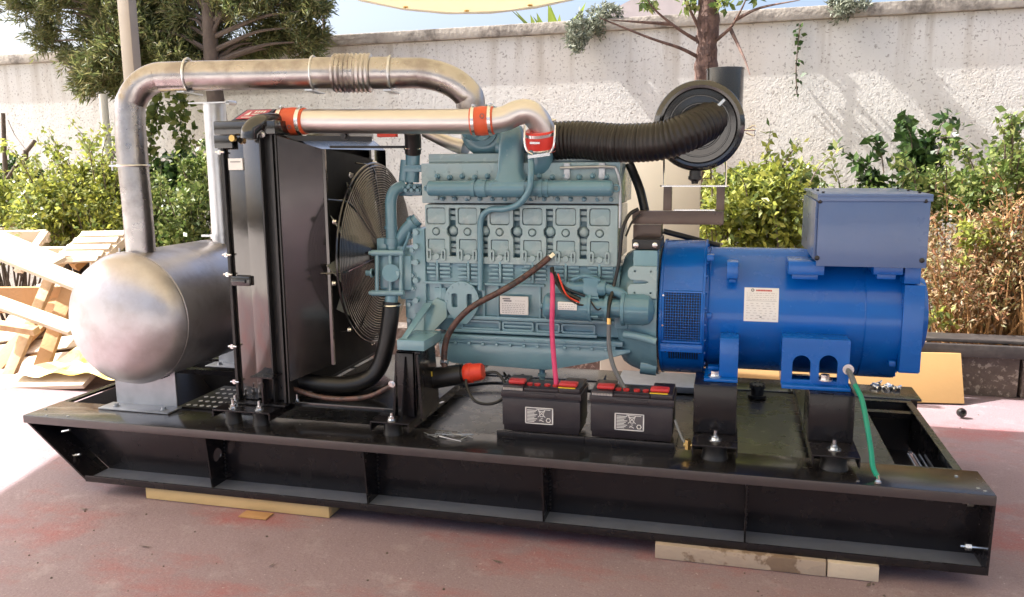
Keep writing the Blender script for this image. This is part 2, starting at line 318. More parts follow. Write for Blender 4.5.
def obj(name, mb, mats, parent=None, origin=None, angle=32, whole=False):
    if name in SEP and not whole:
        b = mb.b; b.verts.index_update(); b.verts.ensure_lookup_table(); b.faces.ensure_lookup_table(); seen = {}; isl = []
        for v in b.verts:
            if v.index in seen: continue
            st = [v]; seen[v.index] = len(isl); k = [v]
            while st:
                for e in st.pop().link_edges:
                    for q in e.verts:
                        if q.index not in seen: seen[q.index] = len(isl); st.append(q); k.append(q)
            isl.append(k)
        bb = [(np.min([q.co for q in k], 0)-.004, np.max([q.co for q in k], 0)+.004) for k in isl]; par = list(range(len(isl)))
        def fd(i):
            while par[i] != i: i = par[i]
            return i
        for i in range(len(isl)):
            for j in range(i): 
                if (bb[i][0] < bb[j][1]).all() and (bb[j][0] < bb[i][1]).all(): par[fd(i)] = fd(j)
        roots = sorted({fd(i) for i in range(len(isl))}); nm = SEP[name]; out = None
        grp = {v: fd(seen[v]) for v in seen}
        for r in roots:
            c = MB(); mp = {}
            for f in b.faces:
                if grp[f.verts[0].index] != r: continue
                for q in f.verts:
                    if q.index not in mp: mp[q.index] = c.b.verts.new(q.co)
                nf = c.b.faces.new([mp[q.index] for q in f.verts]); nf.material_index = f.material_index
            o = obj(nm, c, mats, parent, origin, angle, True); out = out or o
        b.free(); return out
    me = bpy.data.meshes.new(name); b = mb.b
    bmesh.ops.recalc_face_normals(b, faces=b.faces[:]); b.to_mesh(me); b.free()
    for m_ in (mats if isinstance(mats, (list, tuple)) else [mats]): me.materials.append(M[m_] if isinstance(m_, str) else m_)
    o = bpy.data.objects.new(name, me); C.objects.link(o)
    org = V(origin) if origin is not None else (wloc(parent) if parent else V((0, 0, 0)))
    me.transform(Matrix.Translation(-org)); o.location = org-(wloc(parent) if parent else V((0, 0, 0)))
    if parent: o.parent = parent
    me.shade_smooth(); me.set_sharp_from_angle(angle=radians(angle)); return o
def tag(o, label, cat, group=None):
    o['label'] = label; o['category'] = cat
    if group: o['group'] = group
    return o
def thing(name, label, cat, loc, group=None):
    o = bpy.data.objects.new(name, None); C.objects.link(o); o.location = loc; o.empty_display_size = .1; return tag(o, label, cat, group)
def struct(name, mb, mats): o = obj(name, mb, mats); o['kind'] = 'structure'; return o
def copy_tree(o, parent=None):
    c = o.copy(); C.objects.link(c); c.parent = parent
    for ch in [x for x in bpy.data.objects if x.parent == o]: copy_tree(ch, c)
    return c
def mb1(f, *a, **k): b = MB(); getattr(b, f)(*a, **k); return b

# ------------------------------------------------------------ foliage
def leaves(pos, size, aspect=.45, droop=.3, dirs=None):
    n = len(pos); pos = np.asarray(pos, float)
    d = rng.normal(size=(n, 3)) if dirs is None else np.asarray(dirs)+rng.normal(size=(n, 3))*.35
    d[:, 2] -= droop*.3; d /= np.linalg.norm(d, axis=1)[:, None]
    u = rng.normal(size=(n, 3)); u[:, 2] += .8; s = np.cross(d, u); s /= np.linalg.norm(s, axis=1)[:, None]+1e-9
    L = size*rng.uniform(.6, 1.3, n)[:, None]; W = L*aspect
    nn = np.cross(s, d)
    a = pos; b = pos+d*L*.45+s*W*.5+nn*L*.08; c = pos+d*L; e = pos+d*L*.45-s*W*.5+nn*L*.08
    return np.stack([a, b, c, e], 1).reshape(-1, 3)
def leafmesh(name, verts, mt, parent=None, origin=(0, 0, 0)):
    verts = np.asarray(verts)-np.array(origin); n = len(verts)//4
    me = bpy.data.meshes.new(name); me.vertices.add(4*n); me.vertices.foreach_set('co', verts.ravel().astype(np.float32))
    me.loops.add(4*n); me.loops.foreach_set('vertex_index', np.arange(4*n)); me.polygons.add(n); me.polygons.foreach_set('loop_start', np.arange(n)*4)
    me.update(calc_edges=True); me.validate(); me.materials.append(M[mt]); o = bpy.data.objects.new(name, me); C.objects.link(o)
    org = V(origin); o.location = org-(wloc(parent) if parent else V((0, 0, 0)))
    if parent: o.parent = parent
    return o
def blob(c, r, n, hollow=.35):
    p = rng.normal(size=(n, 3)); p /= np.linalg.norm(p, axis=1)[:, None]; p *= (rng.uniform(hollow**3, 1, n)**(1/3))[:, None]
    return np.array(c)+p*np.array(r)
def bush(name, label, cat, spots, mt, size, n, group=None, aspect=.5, stems=True, hollow=.3, base=None, stemmat='barkg', twig=14, shoots=0, shl=.35):
    """spots: (center, (rx,ry,rz), weight)"""
    c0 = spots[0][0]; b0 = base or (c0[0], c0[1], 0.0)
    t = thing(name, label, cat, b0, group); ps = []; tw = sum(s[2] for s in spots); mb = MB()
    for c, r, wt in spots:
        k = int(n*wt/tw); nc = max(4, k//45)
        cc = blob(c, r, nc, hollow)
        for q in cc:
            ps.append(q+rng.normal(size=(max(3, k//nc), 3))*np.array(r)*.16)
            if stems and rng.random() < twig/len(cc):
                bt = V((b0[0]+(c[0]-b0[0])*.8+rng.normal()*.05, c[1]+rng.normal()*.04, b0[2]+.01)); q_ = V(q); mb.tube([bt, bt.lerp(q_, .5)+V((rng.normal()*.04, rng.normal()*.03, .05)), q_], .006, n=5, sm=4, rf=lambda l, u: .010*(1-u)+.002)
    for k in range(shoots):
        c, r, wt = spots[k % len(spots)]; a = rng.uniform(0, 2*pi); o_ = V(c)+V((r[0]*.8*cos(a), r[1]*.8*sin(a), r[2]*rng.uniform(.1, .8))); dd = V((cos(a)*rng.uniform(.1, .7), sin(a)*.3-.1, 1.0)).normalized()*shl*rng.uniform(.5, 1.2)
        q = [o_, o_+dd*.5, o_+dd+V((cos(a)*.06, 0, -.05))]; mb.tube(q, .003, n=4, sm=4, rf=lambda l, u: .0045*(1-u)+.001); Q = np.array(spline(q, 8)); ki = rng.integers(4, len(Q), 26); ps.append(Q[ki]+rng.normal(size=(26, 3))*.018)
    obj('stem', mb, stemmat, t) if len(mb.b.faces) else mb.b.free()
    leafmesh('foliage', leaves(np.concatenate(ps), size, aspect), mt, t, b0); return t
#@@SETTING
# ============================================================ THE SETTING
g = MB(); g.poly([(-60, -60, 0), (60, -60, 0), (60, 60, 0), (-60, 60, 0)], [(0, 1, 2, 3)]); struct('ground', g, 'ground')
g = MB()
pts = [(-9, 3.0), (0.2, 2.62), (9, 2.3)]; wl = lambda x: 4.54-.052*x
g.poly([(-9, 3.0, .006), (9, 2.45, .006), (12, wl(12), .006), (-14, wl(-14), .006)], [(0, 1, 2, 3)]); struct('planting_bed', g, 'soil')

M['yard'] = mat('bounce_concrete', (.46, .44, .41), .8, var=.15, scale=2, bump=.3, bscale=40, col2=(.36, .34, .31), c2scale=1.5)
g = MB(); g.poly([(-60, -60, .004), (60, -60, .004), (60, -3.6, .004), (-2.0, -3.6, .004), (-2.6, 3.0, .004), (-60, 3.0, .004)], [(0, 1, 2, 3, 4, 5)]); struct('yard_bounce_sheet', g, 'yard')  # pale sheet added behind the camera and at left to brighten, neutralise bounce light
# boundary wall
wh = 2.42; t = thing('boundary_wall', 'long rough rendered off white garden wall with a mossy coping behind the generator', 'wall', (0, wl(0), 0))
b = MB(); b.hexa([V(p) for p in ((-16, wl(-16), 0), (14, wl(14), 0), (14, wl(14)+.25, 0), (-16, wl(-16)+.25, 0), (-16, wl(-16), wh), (14, wl(14), wh), (14, wl(14)+.25, wh), (-16, wl(-16)+.25, wh))]); obj('render_face', b, 'wall', t)
b = MB(); b.hexa([V(p) for p in ((-16, wl(-16)-.05, wh+.002), (14, wl(14)-.05, wh+.002), (14, wl(14)+.3, wh+.002), (-16, wl(-16)+.3, wh+.002), (-16, wl(-16)-.05, wh+.10), (14, wl(14)-.05, wh+.10), (14, wl(14)+.3, wh+.10), (-16, wl(-16)+.3, wh+.10))], .012); obj('coping', b, 'coping', t)

# kerb + rail + board
ky = lambda x: 2.43-.02*(x-4)
t = thing('bed_kerb', 'rough brown concrete kerb of the planting bed, below the dark rail', 'kerb', (4, ky(4), 0))
b = MB()
for x0 in np.arange(-1.5, 11, .75): b.hexa([V(p) for p in ((x0, ky(x0), 0), (x0+.735, ky(x0+.735), 0), (x0+.735, ky(x0)+.18, 0), (x0, ky(x0)+.18, 0), (x0, ky(x0), .235), (x0+.735, ky(x0+.735), .235), (x0+.735, ky(x0)+.18, .235), (x0, ky(x0)+.18, .235))], .01)
obj('kerb_stones', b, 'conc', t)
t = tag(obj('dark_rail', MB().box((2.9, 2.36, .24), (9, 2.40, .31), .004).box((2.9, 2.40, .315), (9, 2.58, .335), .004), 'dark', None, (5, 2.4, .24)), 'dark brown grooved rail lying along the top of the concrete kerb', 'rail')
tag(obj('plywood_board', MB().hexa([V(p) for p in ((2.75, 2.02, .01), (4.16, 2.20, .01), (4.16, 2.22, .01), (2.75, 2.04, .01), (2.75, 2.18, .26), (4.16, 2.35, .262), (4.16, 2.37, .262), (2.75, 2.20, .26))], .003), 'woodo', None, (3.4, 2.2, 0)), 'orange brown plywood board leaning against the kerb behind the alternator', 'board')
tag(obj('cream_panel', MB().box((2.15, 2.0, .02), (at(700, 200, Y=2.0).x, 2.06, 1.50), .006), 'creamp', None, (2.5, 2.03, 0)), 'tall plain cream panel standing upright behind the engine and air cleaner', 'panel')

# canopy
t = thing('canopy', 'yellow cloth canopy sagging over the yard, its eyeleted hem showing at the top', 'canopy', (1, -1, 0))
nx, ny = 40, 24; vs = []; fs = []
def cz(x, y):
    e = 2.13+.20*(x-1.60)**2; e = min(e, 2.9); s = max(0, min(1, (y+3.4)/5.0)); return 2.85*(1-s**3)+e*s**3-.12*sin(pi*s)
for j in range(ny+1):
    for i in range(nx+1):
        s = j/ny; y = -3.4+5.0*s; xl = -2.60-.31*(y+.05); x = xl+(9.0-xl)*i/nx; vs.append((x, y, cz(x, y)))
for j in range(ny):
    for i in range(nx): a = j*(nx+1)+i; fs.append((a, a+1, a+nx+2, a+nx+1))
b = MB(); b.poly(vs, fs); obj('canopy_sheet', b, 'canopy', t)
b = MB(); b.tube([(x, 1.6, cz(x, 1.6)) for x in np.linspace(-2, 5, 30)], .008, n=6, sm=0); obj('hem', b, 'cream', t)
b = MB()
for x in np.arange(-.2, 3.4, .34): b.torus((x, 1.57, cz(x, 1.57)-.004), (0, .0, 1), .010, .004, 12, 6)
obj('eyelets', b, 'brass', t)
b = MB(); p0 = at(126, 5, Y=2.25); b.box((p0.x-.045, 2.22, 0), (p0.x+.045, 2.30, 3.0), .006); obj('post', b, 'tan', t)
b = MB(); p0 = at(106, 130, Y=3.4); tag(obj('fence_pole', mb1('cyl', (p0.x, 3.4, 0), (p0.x, 3.4, at(104, 94, Y=3.4).z), .034), 'cream', None, (p0.x, 3.4, 0)), 'cream round pole standing by the wall left of the rising exhaust pipe', 'pole'); b.b.free()
#@@GENSET
# ============================================================ GENERATOR SET
G = thing('generator_set', 'diesel generator set with teal engine, blue alternator and round steel silencer on black skid', 'generator', (1.85, .65, .055))
ZB, ZT, LX, WY = .055, .323, 3.7, 1.296
BX = .285
F = obj('skid_frame', MB().box((.0, .205, ZT-.012), (.03, WY-.205, ZT-.002)).box((3.655, .205, .12), (3.662, WY-.205, ZT-.012)).box((.01, .9, ZT-.04), (3.66, .94, ZT-.0145)), 'blackframe', G)
def rail(y0, sgn):
    b = MB()
    # web
    yw = y0+sgn*.135
    b.prism([(.006, yw, ZT-.0105), (.009, yw, ZT-.030), (BX+.005, yw, ZB+.0085), (LX-.009, yw, ZB+.0085), (LX-.0045, yw, ZT-.0105)], (0, sgn*.008, 0))
    # bottom flange + lip
    c_ = MB(); c_.box((BX, y0, ZB), (LX-.01, yw+sgn*.02, ZB+.008)); obj('bottom_flange', c_, 'dust_sheen', F); b.box((BX, y0-sgn*.0005, ZB-.001), (LX-.01, y0+sgn*.008, ZB+.026), .002)
    # end plates
    b.hexa([V(p) for p in ((0.006, y0+sgn*.004, ZT-.03), (.016, y0+sgn*.004, ZT-.03), (.016, yw, ZT-.03), (.006, yw, ZT-.03), (BX, y0+sgn*.004, ZB), (BX+.012, y0+sgn*.004, ZB), (BX+.012, yw, ZB), (BX, yw, ZB))])
    b.hexa([V(p) for p in ((LX-.012, y0, ZB), (LX-.004, y0, ZB), (LX-.004, yw, ZB), (LX-.012, yw, ZB), (LX-.008, y0, ZT-.03), (LX, y0, ZT-.03), (LX, yw, ZT-.03), (LX-.008, yw, ZT-.03))])
    obj('side_channel', b, 'blackframe', F)
    b = MB(); b.box((0, y0, ZT-.01), (LX, y0+sgn*.215, ZT), .002); obj('top_flange', b, 'flange', F)
    b = MB(); b.box((-.001, y0-sgn*.002, ZT-.034), (LX+.001, y0+sgn*.01, ZT-.001), .004); obj('flange_lip', b, 'lip', F)
    for xx in (.866, 1.55, 2.244, 2.952):
        b = MB()
        for k in range(14): b.lathe((xx+.005, y0+sgn*.131, ZB+.02+k*.016+random.uniform(-.002, .002)), (0, 0, 1), [(0, .001), (.003, .0045), (.007, .0045), (.010, .001)], 6)
        obj('weld_bead', b, 'mattblack', F)
    for i, x in enumerate((.866, 1.55, 2.244, 2.952)):
        q = MB(); o2 = [(.012, ZT-.034), (.012+.028, ZB+.009), (.134, ZB+.009), (.134, ZT-.012)]
        q.plate([[(a, c) for a, c in o2]]+([circ(.085, .19, .028)] if i == 0 else []), .006, (x, y0, 0), (0, sgn, 0), (0, 0, 1)); obj('rib', q, 'blackframe', F)
rail(0, 1); rail(WY, -1)
# inner deck / fuel tank top with right opening
b = MB(); 
b.plate([rrect(.88, .2155, 3.655, WY-.2155), rrect(3.447, .235, 3.63, 1.04)], .008, (0, 0, ZT-.009), (1, 0, 0), (0, 1, 0)); obj('deck_plate', b, 'deck', F)
b = MB(); b.box((3.43, .22, .10), (3.438, 1.05, ZT-.014)); b.box((3.438, .22, .10), (3.65, .226, ZT-.014)); b.box((3.438, 1.046, .10), (3.65, 1.052, ZT-.014)); b.box((3.43, .22, .09), (3.652, 1.05, .098)); obj('cable_well', b, 'mattblack', F)
b = MB(); b.box((.20, .22, .10), (.87, 1.07, .108)); b.hexa([V(p) for p in ((.03, .22, ZT-.02), (.20, .22, .10), (.20, 1.07, .10), (.03, 1.07, ZT-.02), (.034, .22, ZT-.015), (.205, .22, .1085), (.205, 1.07, .1085), (.034, 1.07, ZT-.015))]); b.box((.87, .22, .10), (.878, 1.07, ZT-.014)); b.box((.03, 1.072, .10), (.87, 1.08, ZT-.014)); obj('end_well', b, 'mattblack', F)
b = MB()
for k in range(4):
    x = 3.562+.020*k; b.box((x, .30, .225), (x+.006, .62, .232)); 
obj('louvre', b, 'galvd', F)
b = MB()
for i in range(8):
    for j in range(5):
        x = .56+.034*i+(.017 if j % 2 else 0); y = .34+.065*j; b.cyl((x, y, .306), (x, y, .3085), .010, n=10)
obj('hole_light_dot', b, 'white', F)  # white discs: light through the plate's perforations put in as colour
b = MB(); b.box((.53, .31, .296), (.85, .66, .306)); obj('well_plate', b, 'mattblack', F)
b = MB()
for x, z in ((3.64, .27), (3.645, .12)): b.cyl((x-.02, .06, z), (x+.05, .06, z), .005, n=8); b.cyl((x-.006, .06, z), (x+.012, .06, z), .012, n=6)
for x, z in ((.155, .245), (.195, .14)): b.cyl((x-.01, .05, z), (x+.03, .05, z+.01), .006, n=6)
for x, y in ((.1, .02), (.02, .1), (.2, .03), (3.66, .05), (3.62, .15), (3.675, .03), (3.3, .03)): b.cyl((x, y, ZT), (x, y, ZT+.002), .006, n=10)
obj('frame_bolts', b, 'zinc', F)
b = MB(); c = at(757, 397, Z=ZT); b.cyl(c, c+V((0, 0, .012)), .04, n=24); b.cyl(c+V((0, 0, .012)), c+V((0, 0, .05)), .028, n=20); b.cyl(c+V((0, 0, .05)), c+V((0, 0, .058)), .034, n=20)
for k in range(10): a = k*pi/5; b.box(c+V((.03*cos(a)-.004, .03*sin(a)-.004, .04)), c+V((.03*cos(a)+.004, .03*sin(a)+.004, .062)))
obj('filler_cap', b, 'mattblack', F)

# silencer
SX, SZ, SR = .432, .722, .280
b = MB(); prof = [(.115-.135*math.sqrt(max(0, 1-(k/16)**2.3)), max(.002, SR*k/16)) for k in range(16)]+[(.110, SR*.998), (.112, SR), (.115, SR), (.117, SR-.003), (.121, SR-.003), (.123, SR)]
end = [(1.03, SR), (1.035, SR), (1.06, .255), (1.09, .19), (1.11, .10), (1.115, .002)]
b.lathe((SX, .055, SZ), (0, 1, 0), prof+end, 64); SIL = obj('silencer', b, 'steel', G, angle=50)
b = MB(); b.torus((SX, .174, SZ), (0, 1, 0), SR-.0005, .0028, 64, 6); obj('weld_seam', b, 'steel', SIL)
def cradle(y):
    b = MB(); n = 20; arc = [(SX-.125+.25*i/n, SZ-math.sqrt((SR+.004)**2-(-.125+.25*i/n)**2)) for i in range(n+1)]
    b.plate([[(SX-.155, ZT+.004), (SX+.15, ZT+.004), (SX+.15, SZ-.215)]+arc[::-1]+[(SX-.155, SZ-.215)]], .006, (0, y, 0), (1, 0, 0), (0, 0, 1))
    b.box((SX-.18, y-.09, ZT+.001), (SX+.17, y+.003, ZT+.007), .001)
    for x in (SX-.12, SX+.12): b.bolt((x, y-.05, ZT+.007), (0, 0, 1), .010, .012)
    obj('cradle', b, 'galvd', SIL)
cradle(.235); cradle(1.0)
# exhaust
EX = MB(); ez = at(200, 76, Y=.42).z
pA = V((at(140, 240, Y=.27).x, .27, .93)); pts = [pA, V((pA.x-.0, .27, 1.2)), V((pA.x-.01, .275, 1.44))]
c0 = at(131, 130, Y=.28); xA = pA.x-.01; zP = at(185, 76, Y=.32).z
for k in range(1, 9): a = k/8*pi/2; pts.append(V((xA+.15*(1-cos(a)), .28+.04*k/8, zP-.15+.15*sin(a))))
e1 = at(412, 73, Y=.50); e2 = at(472, 112, Y=.56)
pts += [V((xA+.3, .33, zP)), at(250, 75, Y=.37), at(330, 73.5, Y=.43), e1]
XR = e2.x; zc = e1.z
for k in range(1, 8): a = k/8*pi/2; pts.append(V((e1.x+(XR-e1.x)*sin(a), .50+.06*k/8, zc-(zc-e2.z-.02)*(1-cos(a)))))
pts.append(e2+V((0, 0, -.05)))
EX.tube(pts, .060, n=28, sm=3); EP = obj('exhaust_pipe', EX, 'pipe', G, angle=60)
b = MB(); f0 = at(335, 73, Y=.432); f1 = at(372, 73, Y=.462); d = (f1-f0); 
b.lathe(f0-d*.55, d, [(0, .0625), (d.length*.5, .0625), (d.length*.52, .073)]+[(d.length*(.55+.95*i/24), .076+.003*sin(i*2.2)) for i in range(25)]+[(d.length*1.54, .074), (d.length*1.56, .0635), (d.length*2.1, .0635)], 28); obj('flex_joint', b, 'pipe', EP)
def uclamp(par, c, ax, R, name='pipe_clamp', leg=True, mt='galv'):
    b = MB(); c = V(c); ax = V(ax).normalized(); b.torus(c, ax, R+.004, .005, 28, 6)
    x = ax.cross(V((0, 0, 1))).normalized() if abs(ax.z) < .9 else V((1, 0, 0))
    if leg: b.beam(c-V((0, 0, R+.012))-x*(R+.03)*(1 if abs(ax.z) < .9 else 1), c-V((0, 0, R+.012))+x*(R+.03), .03, .006)
    else: b.beam(c-x*(R+.05), c-x*R, .03, .008); b.cyl(c-x*(R+.045)+V((0, 0, -.02)), c-x*(R+.045)+V((0, 0, .02)), .004, n=6)
    obj(name, b, mt, par)
ax = (e1-at(250, 75, Y=.37)).normalized()
for px, Y in ((189, .33), (314, .42), (391, .478)): uclamp(EP, at(px, 75 if px < 300 else 73, Y=Y), ax, .062)
for z in (1.36, .99): uclamp(EP, (pA.x-.004, .272, z), (0, 0, 1), .060, leg=False)
b = MB(); ps = at(218, 160, Y=.78); b.cyl((ps.x, .78, .92), (ps.x, .78, zP-.08), .051, n=28); OP = obj('outlet_pipe', b, 'galv', G)
b = MB(); b.cyl((ps.x, .78, 1.01), (ps.x, .78, 1.03), .058, n=28); b.beam((ps.x-.11, .78, 1.02), (ps.x-.055, .78, 1.02), .03, .01); b.beam((ps.x-.1, .74, zP-.078), (ps.x+.12, .74, zP-.078), .04, .006); b.cyl((ps.x+.11, .78, zP-.079), (ps.x+.11, .72, zP-.079), .01, n=10); obj('outlet_clamp', b, 'galv', OP)

# radiator
RX0, RX1, RY0, RY1, RZ0, RZ1 = .885, 1.145, .2, 1.12, .395, 1.475
b = MB(); b.box((RX0+.03, RY0+.012, RZ0), (RX0+.11, RY1, RZ1), .003); b.box((RX0+.112, RY0+.004, RZ0+.01), (RX0+.185, RY1, RZ1), .003); RAD = obj('radiator', b, 'radside', G)
b = MB(); b.box((RX0, RY0+.02, RZ0-.01), (RX0+.008, RY1, RZ1)); b.box((RX0+.018, RY0-.002, RZ0-.01), (RX0+.026, RY0+.05, RZ1)); b.box((RX0+.19, RY0+.03, RZ0), (RX1-.01, RY1, RZ1)); b.box((RX0+.186, RY0, RZ0-.01), (RX0+.192, RY0+.05, RZ1)); b.box((RX1-.022, RY0-.006, RZ0), (RX1-.012, RY0+.03, RZ1)); b.box((RX1-.002, RY0-.006, RZ0), (RX1+.004, RY0+.03, RZ1)); obj('side_rail', b, 'mattblack', RAD)
b = MB(); b.box((RX0-.005, RY0-.01, RZ1+.002), (RX1+.005, RY1, RZ1+.055), .004); b.box((RX0-.005, RY0-.012, RZ1-.05), (RX0+.075, RY0-.004, RZ1+.0), .001); obj('top_tank', b, 'black', RAD)
b = MB(); b.box((RX0+.05, RY0+.10, RZ1+.056), (RX1-.03, RY0+.5, RZ1+.066)); b.prism([(RX0+.055, RY0+.02, RZ1+.057), (RX0+.19, RY0+.02, RZ1+.057), (RX0+.19, RY0+.14, RZ1+.107), (RX0+.055, RY0+.14, RZ1+.107)], (0, .002, -.004)); b.box((RX0+.055, RY0+.142, RZ1+.057), (RX0+.19, RY0+.2, RZ1+.105)); obj('label_wedge', b, 'mattblack', RAD)
def wedgepoint(a, c): return V((RX0+.055+a, RY0+.02+c*.12, RZ1+.057+c*.05))+V((0, -.05, .12)).normalized()*.002
b = MB(); b.poly([wedgepoint(.012, .1), wedgepoint(.123, .1), wedgepoint(.123, .9), wedgepoint(.012, .9)], [(0, 1, 2, 3)]); b.mi = 1
nn = V((0, -.05, .12)).normalized()*.001
def wq(x0, y0, x1, y1): b.poly([wedgepoint(x0, y0)+nn, wedgepoint(x1, y0)+nn, wedgepoint(x1, y1)+nn, wedgepoint(x0, y1)+nn], [(0, 1, 2, 3)])
b.poly([wedgepoint(.030, .40)+nn, wedgepoint(.052, .40)+nn, wedgepoint(.041, .8)+nn], [(0, 1, 2)])
for k in range(4): wq(.060+.013*k, .62, .069+.013*k, .78)
wq(.06, .44, .112, .52); wq(.03, .2, .11, .27); obj('warning_label', b, ['labelred', 'white'], RAD)
b = MB(); b.box((RX0+.045, RY0-.0005, RZ1-.135), (RX0+.108, RY0+.012, RZ1-.09)); b.mi = 1; b.box((RX0+.055, RY0-.002, RZ1-.105), (RX0+.10, RY0, RZ1-.102)); obj('sticker', b, ['white', 'ink'], RAD)
b = MB()
for z in (1.41, 1.0, .92, .62, .47): b.cyl((RX0-.006, RY0-.004, z), (RX0+.032, RY0-.004, z), .0045, n=8); b.bolt((RX0+.01, RY0-.004, z), (0, -1, 0), .006, .006)
b.mi = 1; b.cyl((RX0+.086, RY0-.012, RZ1-.012), (RX0+.086, RY0-.03, RZ1-.012), .013, n=12); b.mi = 0
b.bolt((RX1-.05, RY0-.012, RZ1+.0), (0, -1, 0), .009, .012); obj('radiator_bolts', b, ['zinc', 'brass'], RAD)
b = MB(); b.box((RX0+.03, RY0-.012, .875), (RX0+.115, RY0+.003, .915), .006); b.box((RX0+.035, RY0-.022, .888), (RX0+.10, RY0-.010, .902), .004); obj('latch', b, 'black', RAD)
b = MB(); SXR, SY = 1.262, .355
o_ = [(RX1+.006, RY0, RZ0+.09), (RX1+.006, RY1, RZ0+.09), (RX1+.006, RY1, RZ1-.005), (RX1+.006, RY0, RZ1-.005)]; i_ = [(SXR, SY, .525), (SXR, 1.0, .525), (SXR, 1.0, 1.42), (SXR, SY, 1.42)]
P8 = [V(p) for p in o_+i_]; b.poly(P8, [(0, 3, 7, 4), (3, 2, 6, 7), (2, 1, 5, 6), (1, 0, 4, 5)])
b.prism([(SXR, SY-.002, .525), (SXR, SY-.002, 1.42), (SXR+.012, SY-.002, 1.42), (SXR+.012, SY-.002, .525)], (0, .012, 0)); obj('fan_shroud', b, 'shroud', RAD)
b = MB(); cF = V((SXR+.006, .66, .965)); b.plate([[(SY, .525), (.85, .525), (1.02, .62), (1.08, .8), (1.08, 1.1), (1.0, 1.3), (.85, 1.375), (.62, 1.40), (SY, 1.42)], circ(cF.y, cF.z, .295, 48)], .006, (cF.x, 0, 0), (0, 1, 0), (0, 0, 1)); obj('shroud_front', b, 'core', RAD)
b = MB(); b.box((RX1, .3, .42), (RX1+.01, 1.05, 1.45)); obj('core', b, 'core', RAD)
b = MB(); b.box((RX1+.01, .22, RZ0-.02), (1.60, 1.10, RZ0+.0), .002); obj('lower_tray', b, 'black', RAD)
# fan
FN = MB(); fc = V((1.315, .66, .965)); FN.cyl(fc+V((-.04, 0, 0)), fc+V((.05, 0, 0)), .085, n=32); FN.cyl(fc+V((.05, 0, 0)), fc+V((.26, 0, 0)), .045, n=20); FAN = obj('cooling_fan', FN, 'mattblack', G)
for k in range(10):
    a = k*pi/5+.25; e = V((0, cos(a), sin(a))); s_ = V((0, -sin(a), cos(a))); q = MB(); rr = []
    for i in range(7):
        u = i/6; R = .08+.25*u; tw = radians(58-26*u); c = fc+e*R; dr = V((sin(tw), 0, 0))+s_*cos(tw); wd = .06+.02*u
        nrm = e.cross(dr); rr.append([c-dr*wd+nrm*.003, c+nrm*.012, c+dr*wd+nrm*.003, c+dr*wd-nrm*.0, c+nrm*.009, c-dr*wd])
    q.loft([[q.b.verts.new(p) for p in r_] for r_ in rr]); obj('fan_blade', q, 'fanblade', FAN)
b = MB(); gx = 1.350
def gp(R): return gx+.035*math.sqrt(max(0, 1-(R/.40)**2))-(.0 if R < .38 else .0)
for k in range(30): R = .07+.0108*k; b.torus((gp(R), .66, .965), (1, 0, 0), R, .0035, 56, 6)
b.torus((gx-.0, .66, .965), (1, 0, 0), .395, .005, 64, 6)
for k in range(8):
    a = k*pi/4+.1; b.tube([(gp(R), .66+R*cos(a), .965+R*sin(a)) for R in (.07, .2, .3, .38)]+[(gx-.07, .66+.40*cos(a), .965+.40*sin(a))], .004, n=6, sm=3)
obj('fan_guard', b, 'black', FAN)
b = MB()
for k in range(10): a = k*pi/5+.2; b.bolt((gx-.02, .66+.40*cos(a), .965+.40*sin(a)), (1, 0, 0), .008, .012)
obj('guard_bolts', b, 'zinc', FAN)
# radiator feet
def rubber_mount(c, par, r=.034, h=.05): b = MB(); c = V(c); b.lathe(c, (0, 0, 1), [(0, r*1.05), (h*.2, r), (h*.5, r*.93), (h*.8, r), (h, r*1.02)], 24); obj('rubber_mount', b, 'rubber', par)
b = MB(); b.box((.855, .09, ZT+.052), (1.115, .32, ZT+.058), .001); b.box((.855, .09, ZT+.025), (.860, .32, ZT+.0519)); b.box((1.110, .09, ZT+.025), (1.115, .32, ZT+.0519)); b.box((.88, .17, ZT+.060), (1.14, .36, ZT+.068), .002); b.box((1.045, .155, ZT+.068), (1.052, .24, RZ0+.11)); b.box((1.0, .15, RZ0+.11), (1.10, .23, RZ0+.116)); FT = obj('radiator_foot', b, 'blackframe', G)
rubber_mount((.93, .125, ZT), FT, .033, .051); rubber_mount((1.055, .125, ZT), FT, .033, .051)
b = MB()
for x, y in ((.93, .125), (1.05, .125), (1.15, .25), (.905, .18)): b.bolt((x, y, ZT+.058), (0, 0, 1), .012, .016); b.cyl((x, y, ZT+.058), (x, y, ZT+.095), .006, n=8)
obj('foot_bolts', b, 'zinc', FT)

# ---------------- engine
EY = .45
def px_box(b, x0, y0, x1, y1, Y0, Y1, bev=.004):
    p, q = at(x0, y0, Y=Y0), at(x1, y1, Y=Y0); b.box((p.x, Y0, q.z), (q.x, Y1, p.z), bev)
def E(px, py, Y=EY): return at(px, py, Y=Y)
# ENGINE BODY: lower crankcase
b = MB(); px_box(b, 424, 262, 619, 338, .46, .86, .008)
px_box(b, 427, 206, 616, 262, .482, .84, .006); ENG = obj('engine_block', b, 'teal', G)
